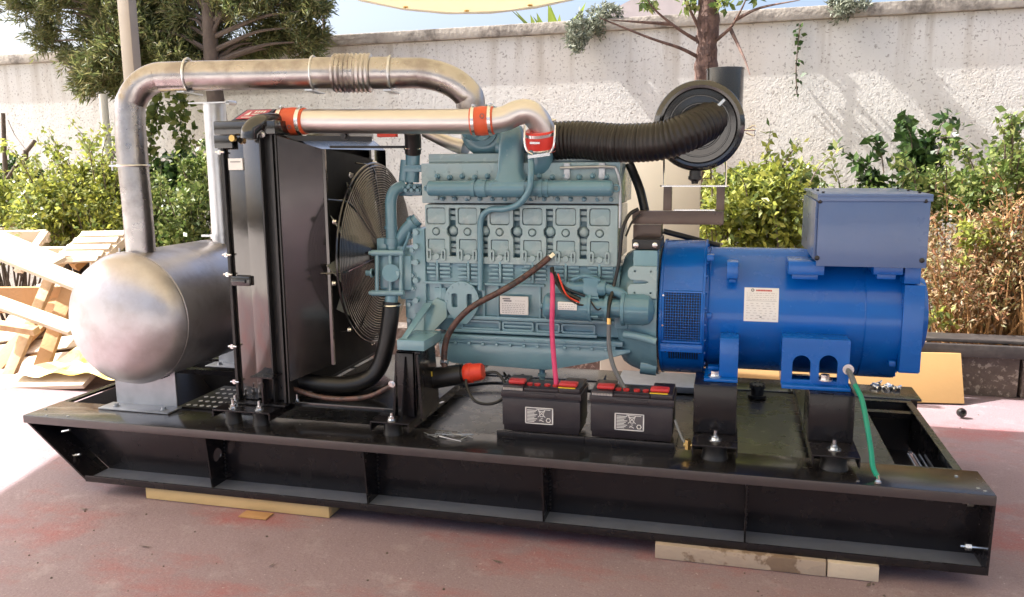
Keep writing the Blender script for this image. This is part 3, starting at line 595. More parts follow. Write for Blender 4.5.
# module plate: six cylinder faces with window recesses and slots
b = MB(); a0, a1 = E(426, 205), E(617, 272); pit = (E(600, 235).x-E(437, 235).x)/5; xc0 = E(437, 235).x
zt, zb = a0.z, E(520, 264).z; zr = lambda py: E(520, py).z
hol = []
for i in range(6):
    x = xc0+pit*i
    hol.append(rrect(x-.0425, zr(225.5), x+.0425, zr(207.5), .012)); hol.append(rrect(x-.039, zr(257), x+.039, zr(239.5), .008))
    hol.append(circ(x, zr(232.3), .0185, 20))
    if i < 5:
        xm = x+pit*.52; hol.append([(xm-.016, zr(258)), (xm+.016, zr(258)), (xm+.016, zr(238)), (xm+.026, zr(234)), (xm+.026, zr(229)), (xm+.016, zr(226)), (xm+.016, zr(208)), (xm-.016, zr(208)), (xm-.016, zr(226)), (xm-.026, zr(229)), (xm-.026, zr(234)), (xm-.016, zr(238))])
b.plate([rrect(a0.x, zb, a1.x, zt, .006)]+hol, .018, (0, .452, 0), (1, 0, 0), (0, 0, 1), .0022)
for i in range(6):
    x = xc0+pit*i; b.prism([(px_, .4455, pz_) for px_, pz_ in rrect(x-.0385, zr(224.4), x+.0385, zr(208.6), .010)], (0, .04, 0), .002); b.prism([(px_, .4455, pz_) for px_, pz_ in rrect(x-.035, zr(256), x+.035, zr(240.6), .006)], (0, .04, 0), .002)
    b.lathe((x, .482, zr(232.3)), (0, -1, 0), [(0, .0145), (.040, .0145), (.044, .0125), (.0445, .0125), (.047, .009)], 20)
    for s_ in (-1, 1):
        xx = x+s_*.031; b.plate([rrect(xx-.009, zr(262), xx+.009, zr(250), .008), rrect(xx-.0045, zr(260), xx+.0045, zr(252), .004)], .014, (0, .440, 0), (1, 0, 0), (0, 0, 1), .001)
    b.lathe((x, .442, zr(258)), (0, -1, 0), [(0, .014), (.006, .012)], 16)
    if i < 5:
        xm = x+pit*.52
        b.lathe((xm, .482, zr(231.5)), (0, -1, 0), [(0, .021), (.024, .020), (.030, .016), (.034, .008)], 24)
        for py in (213, 219, 240, 247, 252): b.box((xm-.014, .458+.003*(py % 3), zr(py+2.0)), (xm+.014, .484, zr(py-2.2)), .002)
CW = obj('cylinder_wall', b, 'tealg', ENG)
# ribbed band and lower crankcase relief
b = MB()
for i in range(6):
    x = xc0+pit*i+.004
    for j in range(4):
        py = 266+4.2*j; b.box((x-.052+(.012 if (i+j) % 3 == 0 else 0), .447, zr(py+1.6)), (x-.012, .462, zr(py-1.4)), .003); b.box((x+.004, .447, zr(py+1.6)), (x+.050, .462, zr(py-1.4)), .003)
    b.box((x-.009, .440, zr(283)), (x+.001, .462, zr(262)), .003)
for py, h in ((285, 1.4), (319, 2.0)): b.box((E(424, 300).x, .440, zr(py+h)), (E(545, 300).x if py == 285 else E(619, 300).x, .462, zr(py-h)), .003)
for px in (441, 452, 484, 498, 540, 560, 580, 604): b.box((E(px-1.2, 300).x, .444, zr(318)), (E(px+1.2, 300).x, .462, zr(286)), .003)
for x0, x1 in ((455, 497), (499, 532), (535, 560), (562, 598)):
    b.plate([rrect(E(x0, 0).x, zr(331), E(x1, 0).x, zr(322), .008), rrect(E(x0, 0).x+.006, zr(329.5), E(x1, 0).x-.006, zr(323.5), .006)], .012, (0, .452, 0), (1, 0, 0), (0, 0, 1), .001)
b.box((E(427, 0).x, .446, zr(313)), (E(440, 0).x, .465, zr(290)), .006); b.box((E(500, 0).x, .450, zr(328)), (E(531, 0).x, .462, zr(325.5)), .002)
obj('crankcase_ribs', b, 'teal', ENG)
b = MB(); ce = E(463, 300); b.plate([[(ce.x+.072*cos(t), ce.z+.078*sin(t)) for t in np.linspace(-.35, pi+.35, 26)]+[(ce.x-.05, ce.z-.06), (ce.x-.02, ce.z-.095), (ce.x+.02, ce.z-.095), (ce.x+.05, ce.z-.06)], rrect(ce.x-.045, ce.z-.03, ce.x-.018, ce.z+.03, .008), rrect(ce.x+.02, ce.z-.03, ce.x+.045, ce.z+.03, .008)], .012, (0, .440, 0), (1, 0, 0), (0, 0, 1), .002)
for k in range(8): a = k*pi/7*1.05-.1; b.bolt((ce.x+.064*cos(a), .434, ce.z+.069*sin(a)), (0, -1, 0), .005, .005, False)
obj('gear_cover', b, 'teal', ENG)
# pan rail + oil pan
b = MB(); b.box((E(428, 0).x, .425, zr(341)), (E(628, 0).x, .88, zr(336)), .003); b.box((E(430, 0).x, .432, zr(344.5)), (E(620, 0).x, .87, zr(341.3)), .002)
for px in np.arange(436, 620, 14.5): b.bolt((E(px, 0).x, .424, zr(339)), (0, -1, 0), .0045, .004, False); b.box((E(px-1.5, 0).x, .420, zr(346)), (E(px+1.5, 0).x, .436, zr(343)), .001)
b.box((E(440, 0).x, .434, zr(334)), (E(600, 0).x, .47, zr(331)), .003)
b.prism([(E(431, 0).x, .436, zr(345)), (E(636, 0).x, .436, zr(344)), (E(636, 0).x, .436, zr(347)), (E(600, 0).x, .436, zr(357)), (E(556, 0).x, .436, zr(366)), (E(545, 0).x, .436, zr(368)), (E(445, 0).x, .436, zr(366)), (E(433, 0).x, .436, zr(360))], (0, .42, 0), .012)
c = E(541, 370); b.cyl((c.x, .47, c.z+.03), (c.x, .47, c.z-.045), .012, n=12); b.cyl((c.x, .47, c.z-.02), (c.x, .47, c.z-.03), .018, n=6); obj('oil_pan', b, 'teal', ENG)
# head
b = MB(); px_box(b, 421, 163.5, 620, 204, .455, .83, .004); px_box(b, 428, 154, 616, 163.6, .50, .82, .008)
for i in range(13):
    x = E(430, 0).x+(E(612, 0).x-E(430, 0).x)*i/12; b.bolt((x, .455, zr(171.5)), (0, -1, 0), .0045, .004, False); b.bolt((x+.01, .455, zr(198)), (0, -1, 0), .007, .010, True)
for i in range(6): x = xc0+pit*i; b.box((x-.012, .44, zr(200)), (x+.012, .457, zr(180)), .004); b.bolt((x, .448, zr(179.5)), (0, -1, 0), .007, .01)
HD = obj('cylinder_head', b, 'tealg', ENG)
b = MB(); z = zr(188)
zp = lambda px: V((E(px, 188, .405).x, .405, E(520, 188.3, .405).z))
def seg(x0, x1, r): b.cyl(zp(x0), zp(x1), r, n=24)
b2 = MB(); b2.box((E(421, 0).x+.004, .4545, zr(205.6)), (E(618, 0).x, .80, zr(204.2))); b2.box((E(429, 0).x, .4995, zr(163.45)), (E(615, 0).x, .80, zr(162.7))); obj('gasket', b2, 'mattblack', ENG)
for i in range(14):
    x_ = E(433, 0).x+(E(608, 0).x-E(433, 0).x)*i/13; b.lathe((x_, .4545, zr(176+1.2*(i % 2))), (0, -1, 0), [(0, .012), (.008, .011), (.010, .007), (.018, .006)], 8); b.lathe((x_+.02, .4545, zr(199)), (0, -1, 0), [(0, .010), (.012, .009), (.014, .005), (.020, .005)], 8)
seg(431, 495, .031); seg(523, 611, .031); b.lathe(zp(431), (-1, 0, 0), [(0, .031), (.008, .029), (.014, .020), (.016, .01)], 24); b.lathe(zp(611), (1, 0, 0), [(0, .031), (.006, .028), (.010, .018)], 24)
for x0, x1 in ((472, 476), (478, 487), (539, 543), (546, 549)): seg(x0, x1, .035)
seg(493, 526, .036); b.torus(zp(616), (0, 1, 0), .012, .004, 20, 6); b.torus(zp(427), (0, 1, 0), .010, .004, 20, 6)
obj('intake_manifold', b, 'teal2', ENG)
# intake riser
b = MB(); rings = []
for py, x0, x1, yc in ((187, 489, 529, .415), (180, 493, 524, .425), (170, 496, 521, .445), (150, 497, 521, .47), (134, 498, 522, .50), (126, 501, 519, .52)):
    l, r_ = at(x0, py, Y=yc-.04), at(x1, py, Y=yc-.04); cx = (l.x+r_.x)/2; hw = (r_.x-l.x)/2; rings.append([b.b.verts.new(V((cx+hw*np.sign(cos(t))*abs(cos(t))**.6, yc+.045*np.sign(sin(t))*abs(sin(t))**.6, l.z))) for t in np.linspace(0, 2*pi, 28, endpoint=False)])
b.loft(rings); p, q = at(488, 187, Y=.37), at(530, 182, Y=.37); b.box((p.x, .375, p.z), (q.x, .46, q.z), .004); obj('intake_riser', b, 'teal2', ENG)
# turbo
b = MB(); tc_ = at(486, 131, Y=.60); b.torus(tc_, (0, 1, 0), .065, .042, 40, 16); b.cyl(tc_-V((0, .05, 0)), tc_+V((0, .08, 0)), .06, n=28); b.cyl(tc_-V((0, .07, 0)), tc_-V((0, .04, 0)), .04, n=20); b.tube([e2+V((0, 0, .01)), e2+V((0, 0, -.06)), tc_+V((.02, 0, .02))], .058, n=20, sm=4); c = at(462, 128, Y=.60)
b.tube([at(500, 146, Y=.57), at(530, 150, Y=.55), at(552, 148, Y=.53)], .045, n=20); TB = obj('turbocharger', b, 'teal2', ENG)
b = MB(); b.tube([at(466, 148, Y=.62), at(450, 143, Y=.64), at(425, 132, Y=.66)], .03, n=16, sm=5, rf=lambda l, u: .035-.012*u); obj('heat_shield', b, 'alu', ENG)
# little pipe from joint down the block
b = MB(); pp = [at(531, 152, Y=.40), at(531, 172, Y=.36), at(529, 190, Y=.355), at(519, 204, Y=.37), at(504, 209, Y=.41), at(490, 210, Y=.43), at(481, 220, Y=.437), at(480.5, 250, Y=.435), at(480.5, 290, Y=.43)]
b.tube(pp, .0125, n=14, sm=6); obj('oil_line', b, 'teal2', ENG)
b = MB(); b.tube([at(560, 168, Y=.44), at(608, 167, Y=.44), at(617, 171, Y=.44), at(620, 190, Y=.44), at(620, 228, Y=.44)], .006, n=8, sm=6)
for px in (567, 602): p, q = at(px-3, 163, Y=.445), at(px+3, 176, Y=.445); b.box((p.x, .44, q.z), (q.x, .45, p.z), .002); b.bolt((p.x+.012, .44, q.z), (0, -1, 0), .008, .008)
obj('breather_line', b, 'galvd', ENG)
# nameplate
def plate_marks(b, o, w_, h_, rows, ux=V((1, 0, 0)), uz=V((0, 0, 1)), n_=V((0, -1, 0)), seed=1):
    r2 = random.Random(seed)
    for (u0, u1, v, th, dash) in rows:
        u = u0
        while u < u1:
            l = min(u1-u, r2.uniform(.4, 1)*dash)
            P = [o+ux*(w_*(u if k in (0, 3) else u+l))+uz*(h_*(v if k < 2 else v+th))+n_*.0012 for k in range(4)]; b.poly(P, [(0, 1, 2, 3)]); u += l+dash*.35
b = MB(); p, q = at(500, 314, Y=.425), at(528, 297, Y=.425); b.box((p.x, .425, p.z), (q.x, .436, q.z), .001); o = V((p.x, .4245, p.z)); W_, H_ = q.x-p.x, q.z-p.z
b.mi = 1; plate_marks(b, o, W_, H_, [(.1, .42, .84, .06, .5), (.14, .42, .72, .06, .4)], seed=3); b.mi = 2
plate_marks(b, o, W_, H_, [(.55, .9, .75, .03, .06)]+[(.08, .9, .08+.1*k, .035, .09) for k in range(6)], seed=4); obj('engine_nameplate', b, ['white', 'ink', 'inkl'], ENG)
# front gear case, water pump
b = MB(); px_box(b, 412, 228, 427, 330, .44, .84, .008); px_box(b, 404, 262, 414, 318, .46, .8, .006)
for py in (232, 246, 262, 280, 300, 316): b.cyl(at(417, py, Y=.44), at(417, py, Y=.44)+V((0, -.02, 0)), .012, n=10); b.bolt(at(410, py+4, Y=.455), (0, -1, 0), .009, .015)
px_box(b, 406, 300, 440, 330, .45, .6, .006); b.cyl(at(432, 312, Y=.44), at(432, 312, Y=.44)+V((0, -.012, 0)), .02, n=18); obj('timing_case', b, 'teal', ENG)
b = MB(); Yp = .46; p, q = at(376, 293, Y=Yp-.05), at(410, 253, Y=Yp-.05)
b.box((p.x+.01, Yp-.04, p.z+.01), (q.x, Yp+.12, q.z-.01), .015)
for py in (253, 293): c, d = at(372, py, Y=Yp-.055), at(404, py, Y=Yp-.055); b.cyl(c, d, .013, n=12); b.cyl(c-V((.012, 0, 0)), c, .009, n=8)
for px in (377, 390, 401): c, d = at(px, 252, Y=Yp-.055), at(px, 294, Y=Yp-.055); b.cyl(c, d, .009, n=10)
b.cyl(at(391, 273, Y=Yp-.08), at(391, 273, Y=Yp), .036, n=24); b.bolt(at(373, 273, Y=Yp-.05), (-1, 0, 0), .012, .03); b.bolt(at(398, 273, Y=Yp-.06), (0, -1, 0), .012, .012)
b.cyl(at(392, 294, Y=Yp-.03), at(391, 304, Y=Yp-.04), .028, n=20); px_box(b, 398, 246, 418, 300, Yp-.02, Yp+.2, .01)
for py in (250, 262, 275, 288): b.bolt(at(413, py, Y=Yp-.02), (0, -1, 0), .009, .014)
px_box(b, 376, 238, 400, 254, Yp-.02, Yp+.1, .01)
obj('water_pump', b, 'teal', ENG)
b = MB(); b.tube([at(392, 250, Y=.44), at(391, 215, Y=.44), at(391, 200, Y=.44), at(395, 190, Y=.45), at(404, 186, Y=.48)], .024, n=18, sm=6); b.cyl(at(391.5, 238, Y=.44), at(391.5, 244, Y=.44), .031, n=20); b.cyl(at(391, 226, Y=.44), at(391, 229, Y=.44), .028, n=20)
b.tube([at(396, 244, Y=.46), at(408, 228, Y=.46), at(418, 219, Y=.47)], .027, n=18, sm=5); b.cyl(at(412, 224, Y=.462), at(415, 221.5, Y=.462), .033, n=20); b.tube([at(400, 256, Y=.42), at(406, 243, Y=.43), at(410, 232, Y=.44)], .006, n=8)
obj('coolant_pipe', b, 'teal2', ENG)
b = MB(); c = at(413, 170, Y=.5); b.cyl(at(413, 152, Y=.5), at(412, 182, Y=.5), .030, n=20); b.cyl(at(406, 160, Y=.5), at(404, 182, Y=.5), .022, n=16); b.cyl(at(410, 182, Y=.5), at(409, 196, Y=.5), .014, n=12); px_box(b, 403, 165, 422, 172, .47, .55, .004)
for k in range(6): b.bolt(at(404+3*k, 187+3*(k % 2), Y=.47), (0, -1, 0), .008, .02)
px_box(b, 398, 184, 421, 196, .48, .6, .008); obj('thermostat_housing', b, 'teal2', ENG)
b = MB(); b.tube([at(412, 131, Y=.46), at(413, 140, Y=.48), at(413, 153, Y=.5)], .034, n=18); obj('top_hose', b, 'rubber', ENG)
b = MB(); b.torus(at(413, 149, Y=.497), (0, 0, 1), .035, .004, 24, 6); obj('hose_clip', b, 'zinc', ENG)
# engine front support arm (teal) & black pedestal
b = MB(); b.prism([at(400, 348, Y=.30), at(424, 348, Y=.30), at(424, 340, Y=.34), at(447, 318, Y=.43), at(447, 303, Y=.43), at(436, 298, Y=.43), at(424, 308, Y=.42)], (0, .02, 0), .003)
p, q = at(397, 350, Y=.16), at(424, 341, Y=.16); b.box((p.x, .16, p.z), (q.x, .36, q.z), .004); 
b.prism([at(399, 341, Y=.17), at(405, 341, Y=.17), at(432, 303, Y=.40), at(424, 303, Y=.42)], (0, .015, 0), .003)
for px, py in ((424, 310), (431, 316), (427, 326)): b.bolt(at(px, py, Y=.415), (0, -1, 0), .011, .014)
obj('support_arm', b, 'teal', ENG)
b = MB(); tz = at(400, 349, Y=.19).z-.004; x0, x1 = at(396, 400, Y=.2).x, at(424, 400, Y=.2).x
b.box((x0+.02, .17, ZT+.06), (x1-.02, .20, tz), .002); b.box((x1-.03, .17, ZT+.06), (x1-.022, .36, tz)); b.box((x0+.02, .17, tz-.01), (x1, .36, tz), .002)
b.prism([(x0-.005, .175, ZT+.06), (x0+.004, .175, ZT+.06), (x0+.022, .175, tz-.01), (x0+.014, .175, tz-.01)], (0, .10, 0)); b.prism([(x1+.0, .16, ZT+.06), (x1+.010, .16, ZT+.06), (x1-.005, .16, tz-.01), (x1-.014, .16, tz-.01)], (0, .19, 0))
b.prism([(x0+.055, .11, ZT+.06), (x0+.061, .11, ZT+.06), (x0+.061, .169, ZT+.06), (x0+.061, .169, tz-.02), (x0+.055, .169, tz-.02)], (.001, 0, 0))
PD = obj('engine_pedestal', b, 'blackframe', G)
b = MB(); xa, xb = 1.545, 1.705
b.box((xa, .095, ZT+.050), (xb, 1.2, ZT+.056), .001); b.box((xa, .095, ZT+.018), (xa+.005, 1.2, ZT+.0498)); b.box((xb-.005, .095, ZT+.018), (xb, 1.2, ZT+.0498)); obj('mount_rail', b, 'blackframe', PD)
rubber_mount(((xa+xb)/2, .135, ZT), PD, .037, .049)
b = MB(); b.bolt(((xa+xb)/2, .125, ZT+.056), (0, 0, 1), .012, .016); b.cyl(((xa+xb)/2, .125, ZT+.056), ((xa+xb)/2, .125, ZT+.085), .006, n=8); b.bolt((1.66, .42, ZT+.056), (0, 0, 1), .014, .02); b.beam((1.69, .25, ZT+.058), (1.74, .40, ZT+.058), .01, .004); obj('pedestal_bolts', b, 'zinc', PD)
# starter
b = MB(); sy = .365; L0, L1 = at(545, 306, Y=sy), at(592, 306, Y=sy); b.lathe(L0, (1, 0, 0), [(0, .01), (.001, .044), (.010, .052), (.03, .052), (.031, .054), (.034, .052), (L1.x-L0.x-.012, .052), (L1.x-L0.x-.010, .055), (L1.x-L0.x, .055), (L1.x-L0.x+.001, .040), (L1.x-L0.x+.05, .037), (L1.x-L0.x+.052, .050), (L1.x-L0.x+.064, .050), (L1.x-L0.x+.066, .036), (L1.x-L0.x+.13, .036)], 36)
for a_ in (.5, 2.2, 4.0): b.cyl(L0+V((.01, -.047*sin(a_), .047*cos(a_))), V((L1.x+.03, sy-.047*sin(a_), L0.z+.047*cos(a_))), .005, n=8)
b.cyl(at(543, 306, Y=sy), at(541, 306, Y=sy), .012, n=12); s0, s1 = at(570, 288, Y=.38), at(598, 288, Y=.38); b.cyl(s0, s1, .026, n=24); b.lathe(s1, (1, 0, 0), [(0, .031), (.015, .032), (.03, .028), (.035, .014), (.05, .010)], 24); b.cyl(s0-V((.01, 0, 0)), s0, .029, n=6)
n0 = at(621, 309, Y=.37); b.lathe(n0, (1, 0, 0), [(0, .050), (.004, .064), (.016, .064), (.018, .058), (.085, .060), (.108, .054), (.122, .035), (.127, .01)], 36); b.tube([s1+V((.03, 0, 0)), s1+V((.09, 0, -.02)), at(626, 300, Y=.38)], .02, n=14)
b.tube([at(572, 280, Y=.36), at(585, 276, Y=.36), at(600, 281, Y=.36)], .008, n=10)
px_box(b, 583, 278, 598, 312, .352, .42, .006)
ST = obj('starter_motor', b, 'teal2', ENG)
b = MB(); p, q = at(558, 309.5, Y=.313), at(577, 302.5, Y=.313); b.box((p.x, .308, p.z), (q.x, .33, q.z), .001); b.mi = 1; plate_marks(b, V((p.x, .3077, p.z)), q.x-p.x, q.z-p.z, [(.08, .9, .15+.28*k, .09, .14) for k in range(3)], seed=8); obj('starter_label', b, ['white', 'inkl'], ST)
# flywheel housing
HZ = .765; hx0, hx1 = at(622, 300, Y=.4).x, at(657.5, 300, Y=.4).x
b = MB(); b.lathe((hx0-.03, .65, HZ), (1, 0, 0), [(0, .19), (.02, .225), (.05, .245), (.10, .262), (hx1-hx0-.0, .267), (hx1-hx0+.012, .272), (hx1-hx0+.029, .272)], 56)
px_box(b, 640, 247, 657, 262, .46, .7, .008); px_box(b, 633, 250, 657, 300, .395, .5, .01)
b.tube([at(624, 334, Y=.38), at(640, 337, Y=.37), at(656, 342, Y=.37)], .016, n=12); b.cyl(at(641, 365, Y=.50), at(657, 367, Y=.50), .035, n=20)
px_box(b, 614, 296, 628, 330, .40, .55, .012); b.lathe(at(640, 256, Y=.42), (0, -1, 0), [(0, .022), (.012, .017), (.016, .01)], 20); FH = obj('flywheel_housing', b, 'teal', G)
b = MB(); z = lambda py: at(640, py, Y=.385).z; x = lambda px: at(px, 280, Y=.385).x
ol = [(x(656.5), z(297.5)), (x(656.5), z(266.5)), (x(633), z(266.5)), (x(630), z(268)), (x(628.5), z(271)), (x(628.5), z(276)), (x(631), z(279)), (x(646), z(279.8)), (x(650), z(281.7)), (x(646), z(283.6)), (x(631), z(284.5)), (x(628.5), z(287.5)), (x(628.5), z(293)), (x(630), z(296)), (x(633), z(297.5))]
b.plate([ol]+[circ(x(a), z(c), .0055, 12) for a, c in ((635, 271), (651, 271), (635, 292.5), (651, 292.5))], .014, (0, .383, 0), (1, 0, 0), (0, 0, 1), .002); obj('mounting_pad', b, 'tealg', FH)
b = MB(); px_box(b, 632, 239.5, 660, 249.5, .40, .6, .002); FB = obj('bracket_plate', b, 'mattblack', FH)
b = MB(); b.lathe(at(636, 245, Y=.40), (0, -1, 0), [(0, .011), (.006, .010), (.009, .004)], 12); b.lathe(at(655, 245, Y=.40), (0, -1, 0), [(0, .011), (.006, .010), (.009, .004)], 12); obj('bracket_bolts', b, 'zinc', FH)
# ---------------- alternator
AY, AZ = .65, .776
ax0, ax1, ax2, ax3 = at(658.5, 300, Y=.38).x, at(705.5, 300, Y=.38).x, at(868, 300, Y=.38).x, at(929, 320, Y=.5).x
b = MB(); b.lathe((ax1, AY, AZ), (1, 0, 0), [(0, .243), (.01, .243)]+[(ax2-ax1, .243), (ax2-ax1+.002, .247)]+[(ax3-ax1-.10, .247), (ax3-ax1-.095, .225), (ax3-ax1-.04, .212), (ax3-ax1-.03, .15), (ax3-ax1, .14), (ax3-ax1+.002, .01)], 72); ALT = obj('alternator', b, 'blue', G)
b = MB(); b.lathe((ax0, AY, AZ), (1, 0, 0), [(0, .269), (.004, .273), (.012, .273), (.014, .269), (ax1-ax0-.012, .269), (ax1-ax0-.010, .273), (ax1-ax0-.002, .273), (ax1-ax0, .243)], 72)
bx_l, bx_r = at(662, 330, Y=.36).x, at(701, 330, Y=.36).x
AD = obj('fan_housing', b, 'blue', ALT)
# grille: curved mesh over a dark opening on the near side
def cylp(x, a, R): return V((x, AY-R*cos(a), AZ+R*sin(a)))
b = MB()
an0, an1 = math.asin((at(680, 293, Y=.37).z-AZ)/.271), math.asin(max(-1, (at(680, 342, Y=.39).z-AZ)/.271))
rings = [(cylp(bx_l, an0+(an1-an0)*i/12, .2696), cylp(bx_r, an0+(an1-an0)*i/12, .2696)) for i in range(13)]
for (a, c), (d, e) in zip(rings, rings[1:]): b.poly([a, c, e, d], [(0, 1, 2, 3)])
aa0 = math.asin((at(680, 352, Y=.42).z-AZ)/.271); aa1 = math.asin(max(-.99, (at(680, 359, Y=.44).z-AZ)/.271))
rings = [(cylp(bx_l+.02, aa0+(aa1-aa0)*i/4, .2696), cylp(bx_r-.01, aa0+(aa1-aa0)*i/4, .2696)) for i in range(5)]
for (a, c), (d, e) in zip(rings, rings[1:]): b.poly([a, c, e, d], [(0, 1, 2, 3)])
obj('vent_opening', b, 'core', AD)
b = MB(); nX, nA = 15, 19
for i in range(nX+1): x_ = bx_l+(bx_r-bx_l)*i/nX; b.tube([cylp(x_, an0+(an1-an0)*k/10, .2725) for k in range(11)], .0013 if 0 < i < nX else .005, n=5, sm=0)
for k in range(nA+1): a = an0+(an1-an0)*k/nA; b.tube([cylp(bx_l, a, .2725), cylp(bx_r, a, .2725)], .0013 if 0 < k < nA else .005, n=5, sm=0)
for i in range(14): x_ = bx_l+.02+(bx_r-bx_l-.03)*i/13; b.tube([cylp(x_, aa0+(aa1-aa0)*k/3, .2715) for k in range(4)], .0016, n=5, sm=0)
am = (an1+aa0)/2; b.box(cylp(bx_l-.008, am, .284)-V((0, 0, .012)), cylp(bx_r+.006, am, .264)+V((0, 0, .012)), .003)
for a, c in ((bx_l, an0+.1), (bx_l, an1-.15)): pass
obj('vent_grille', b, 'blue', AD)
b = MB()
for xx, a in ((bx_l, an0-.06), (bx_l, an1+.25), (bx_l+.01, aa0+.02), (bx_r-.005, aa0+.02)): b.bolt(cylp(xx, a, .273), V((0, -cos(a), sin(a))), .004, .005, False)
obj('grille_screws', b, 'zinc', AD)
# lugs on the barrel
b = MB()
def lug(x0, x1, y0, y1, Yf, dep=.06, bev=.005): px_box(b, x0, y0, x1, y1, Yf, Yf+dep, bev)
lug(727, 738, 262, 279, .385, .10); lug(729, 736, 279, 283, .395); lug(707, 714, 255, 261, .43); lug(706, 712, 313, 319, .395)
lug(905, 920, 285, 373, .392, .18, .004); 
# end bracket pieces at the right
lug(899, 919, 361, 374, .40, .12, .004); lug(889, 896, 361, 367, .42)
obj('barrel_lugs', b, 'blue', ALT)
b = MB()
for k in range(12): a = -1.3+k*.24; b.bolt(cylp(ax1-.004, a, .262), (1, 0, 0), .007, .008)
for k in range(9): a = -1.2+k*.3; b.bolt(cylp(ax3-.099, a, .236), (1, 0, 0), .008, .010)
b.torus((ax2, AY, AZ), (1, 0, 0), .244, .0025, 72, 5); b.torus((ax1+.012, AY, AZ), (1, 0, 0), .244, .003, 72, 5); obj('flange_fasteners', b, 'blue', ALT)
b = MB(); p, q = at(789, 278, Y=.36), at(825, 262, Y=.36)
for (xa_, xb_) in ((788, 825), (873, 904)):
    p, q = at(xa_, 278, Y=.37), at(xb_, 262, Y=.37); b.box((p.x, .37, p.z+.012), (q.x, .55, q.z), .004); b.box((p.x+.015, .385, p.z-.006), (q.x-.02, .5, p.z+.02), .003)
p, q = at(904, 284, Y=.385), at(922, 262, Y=.385); b.box((p.x, .385, p.z), (q.x, .9, q.z), .004)
obj('box_bracket', b, 'blue', ALT)
# terminal box
tp, tq = at(816, 266, Y=.335), at(931.5, 196, Y=.335)
b = MB(); b.box((tp.x+.004, .345, tp.z+.004), (tq.x-.004, .93, tq.z-.003), .004); TBX = obj('terminal_box', b, 'bluebox', ALT)
b = MB(); b.box((tp.x, .335, tp.z), (tq.x, .3445, tq.z-.004), .002); obj('front_cover', b, 'bluebox', TBX)
b = MB(); b.box((tp.x-.006, .330, tq.z-.002), (tq.x+.006, .94, tq.z+.006), .002); b.box((tp.x-.006, .330, tq.z-.018), (tq.x+.006, .3335, tq.z-.0021), .001); obj('lid', b, 'bluebox', TBX)
b = MB(); b.box((tp.x-.008, .37, tp.z+.02), (tp.x+.003, .90, tq.z-.02), .003)
b.mi = 0; obj('side_cover', b, 'bluebox', TBX)
b = MB()
for px, py in ((820, 201), (926, 200.5), (817, 258), (922, 260.5)): c = at(px, py, Y=.335); b.lathe(c, (0, -1, 0), [(0, .009), (.003, .008), (.006, .003)], 12)
for y in (.42, .62, .82): b.cyl((tp.x+.02, y, tq.z+.006), (tp.x+.02, y, tq.z+.012), .005, n=8); b.cyl((tq.x-.02, y, tq.z+.006), (tq.x-.02, y, tq.z+.012), .005, n=8)
obj('cover_screws', b, 'mattblack', TBX)
# nameplate on barrel
b = MB(); p, q = at(743.5, 321, Y=.405), at(779.5, 289.5, Y=.405); zz0, zz1 = p.z, q.z; N = 6; R0 = .2445
A0 = math.asin((zz0-AZ)/R0); A1 = math.asin((zz1-AZ)/R0)
def bp_(u, v, e=0): a = A0+(A1-A0)*v; return cylp(p.x+(q.x-p.x)*u, a, R0+e)
for k in range(N): b.poly([bp_(0, k/N), bp_(1, k/N), bp_(1, (k+1)/N), bp_(0, (k+1)/N)], [(0, 1, 2, 3)])
def bmark(u0, u1, v0, v1, e=.0008): b.poly([bp_(u0, v0, e), bp_(u1, v0, e), bp_(u1, v1, e), bp_(u0, v1, e)], [(0, 1, 2, 3)])
b.mi = 1; r2 = random.Random(5)
cc = [(.24+.05*cos(t)*(1 if k % 2 else .6), .92+.045*sin(t)*(1 if k % 2 else .6)) for k, t in enumerate(np.linspace(0, 2*pi, 12, endpoint=False))]
for k in range(12): t = 2*pi*k/12; t2 = t+2*pi/12; b.poly([bp_(.24+.05*cos(t), .92+.05*sin(t), .0008), bp_(.24+.05*cos(t2), .92+.05*sin(t2), .0008), bp_(.24+.025*cos(t2), .92+.025*sin(t2), .0008), bp_(.24+.025*cos(t), .92+.025*sin(t), .0008)], [(0, 1, 2, 3)])
b.mi = 2; u = .34
while u < .78: l = r2.uniform(.02, .04); bmark(u, u+l, .89, .94); u += l+.008
b.mi = 3
for v in (.82, .76, .70, .64, .52, .45, .38, .31, .24, .17, .08):
    u = .07
    while u < .92:
        l = r2.uniform(.03, .12); bmark(u, min(u+l, .93), v, v+.014); u += l+.03+(.05 if v < .55 else 0)
b.mi = 1; bmark(.46, .52, .12, .15); bmark(.06, .94, .60, .606)
obj('alternator_nameplate', b, ['white', 'ink', 'labelred', 'inkl'], ALT)
# feet
b = MB(); Yf = .30
p, q = at(781, 384, Y=Yf), at(850.5, 341, Y=Yf); zf0 = p.z; zf1 = q.z
def arch(cx, hw, z0, z1, n=14): return [(cx-hw, z0), (cx+hw, z0)]+[(cx+hw*cos(t), z1-hw+hw*sin(t)) for t in np.linspace(0, pi, n)]
xa1, xa2 = at(801.5, 365, Y=Yf).x, at(828.5, 365, Y=Yf).x; hw = (at(811, 365, Y=Yf).x-xa1)
b.plate([rrect(p.x, p.z, q.x, q.z, .003), arch(xa1, hw, p.z+.018, at(800, 355, Y=Yf).z), arch(xa2, hw, p.z+.018, at(828, 355, Y=Yf).z)], .014, (0, Yf+.007, 0), (1, 0, 0), (0, 0, 1), .0015)
b.box((p.x, Yf+.0145, q.z-.012), (q.x, .46, q.z), .002); b.box((p.x, Yf-.03, p.z-.008), (q.x+.006, .42, p.z+.006), .002)
for xx in (p.x, (xa1+xa2)/2-.005, q.x-.012): b.box((xx, Yf+.0145, p.z+.006), (xx+.012, .44, q.z-.013))
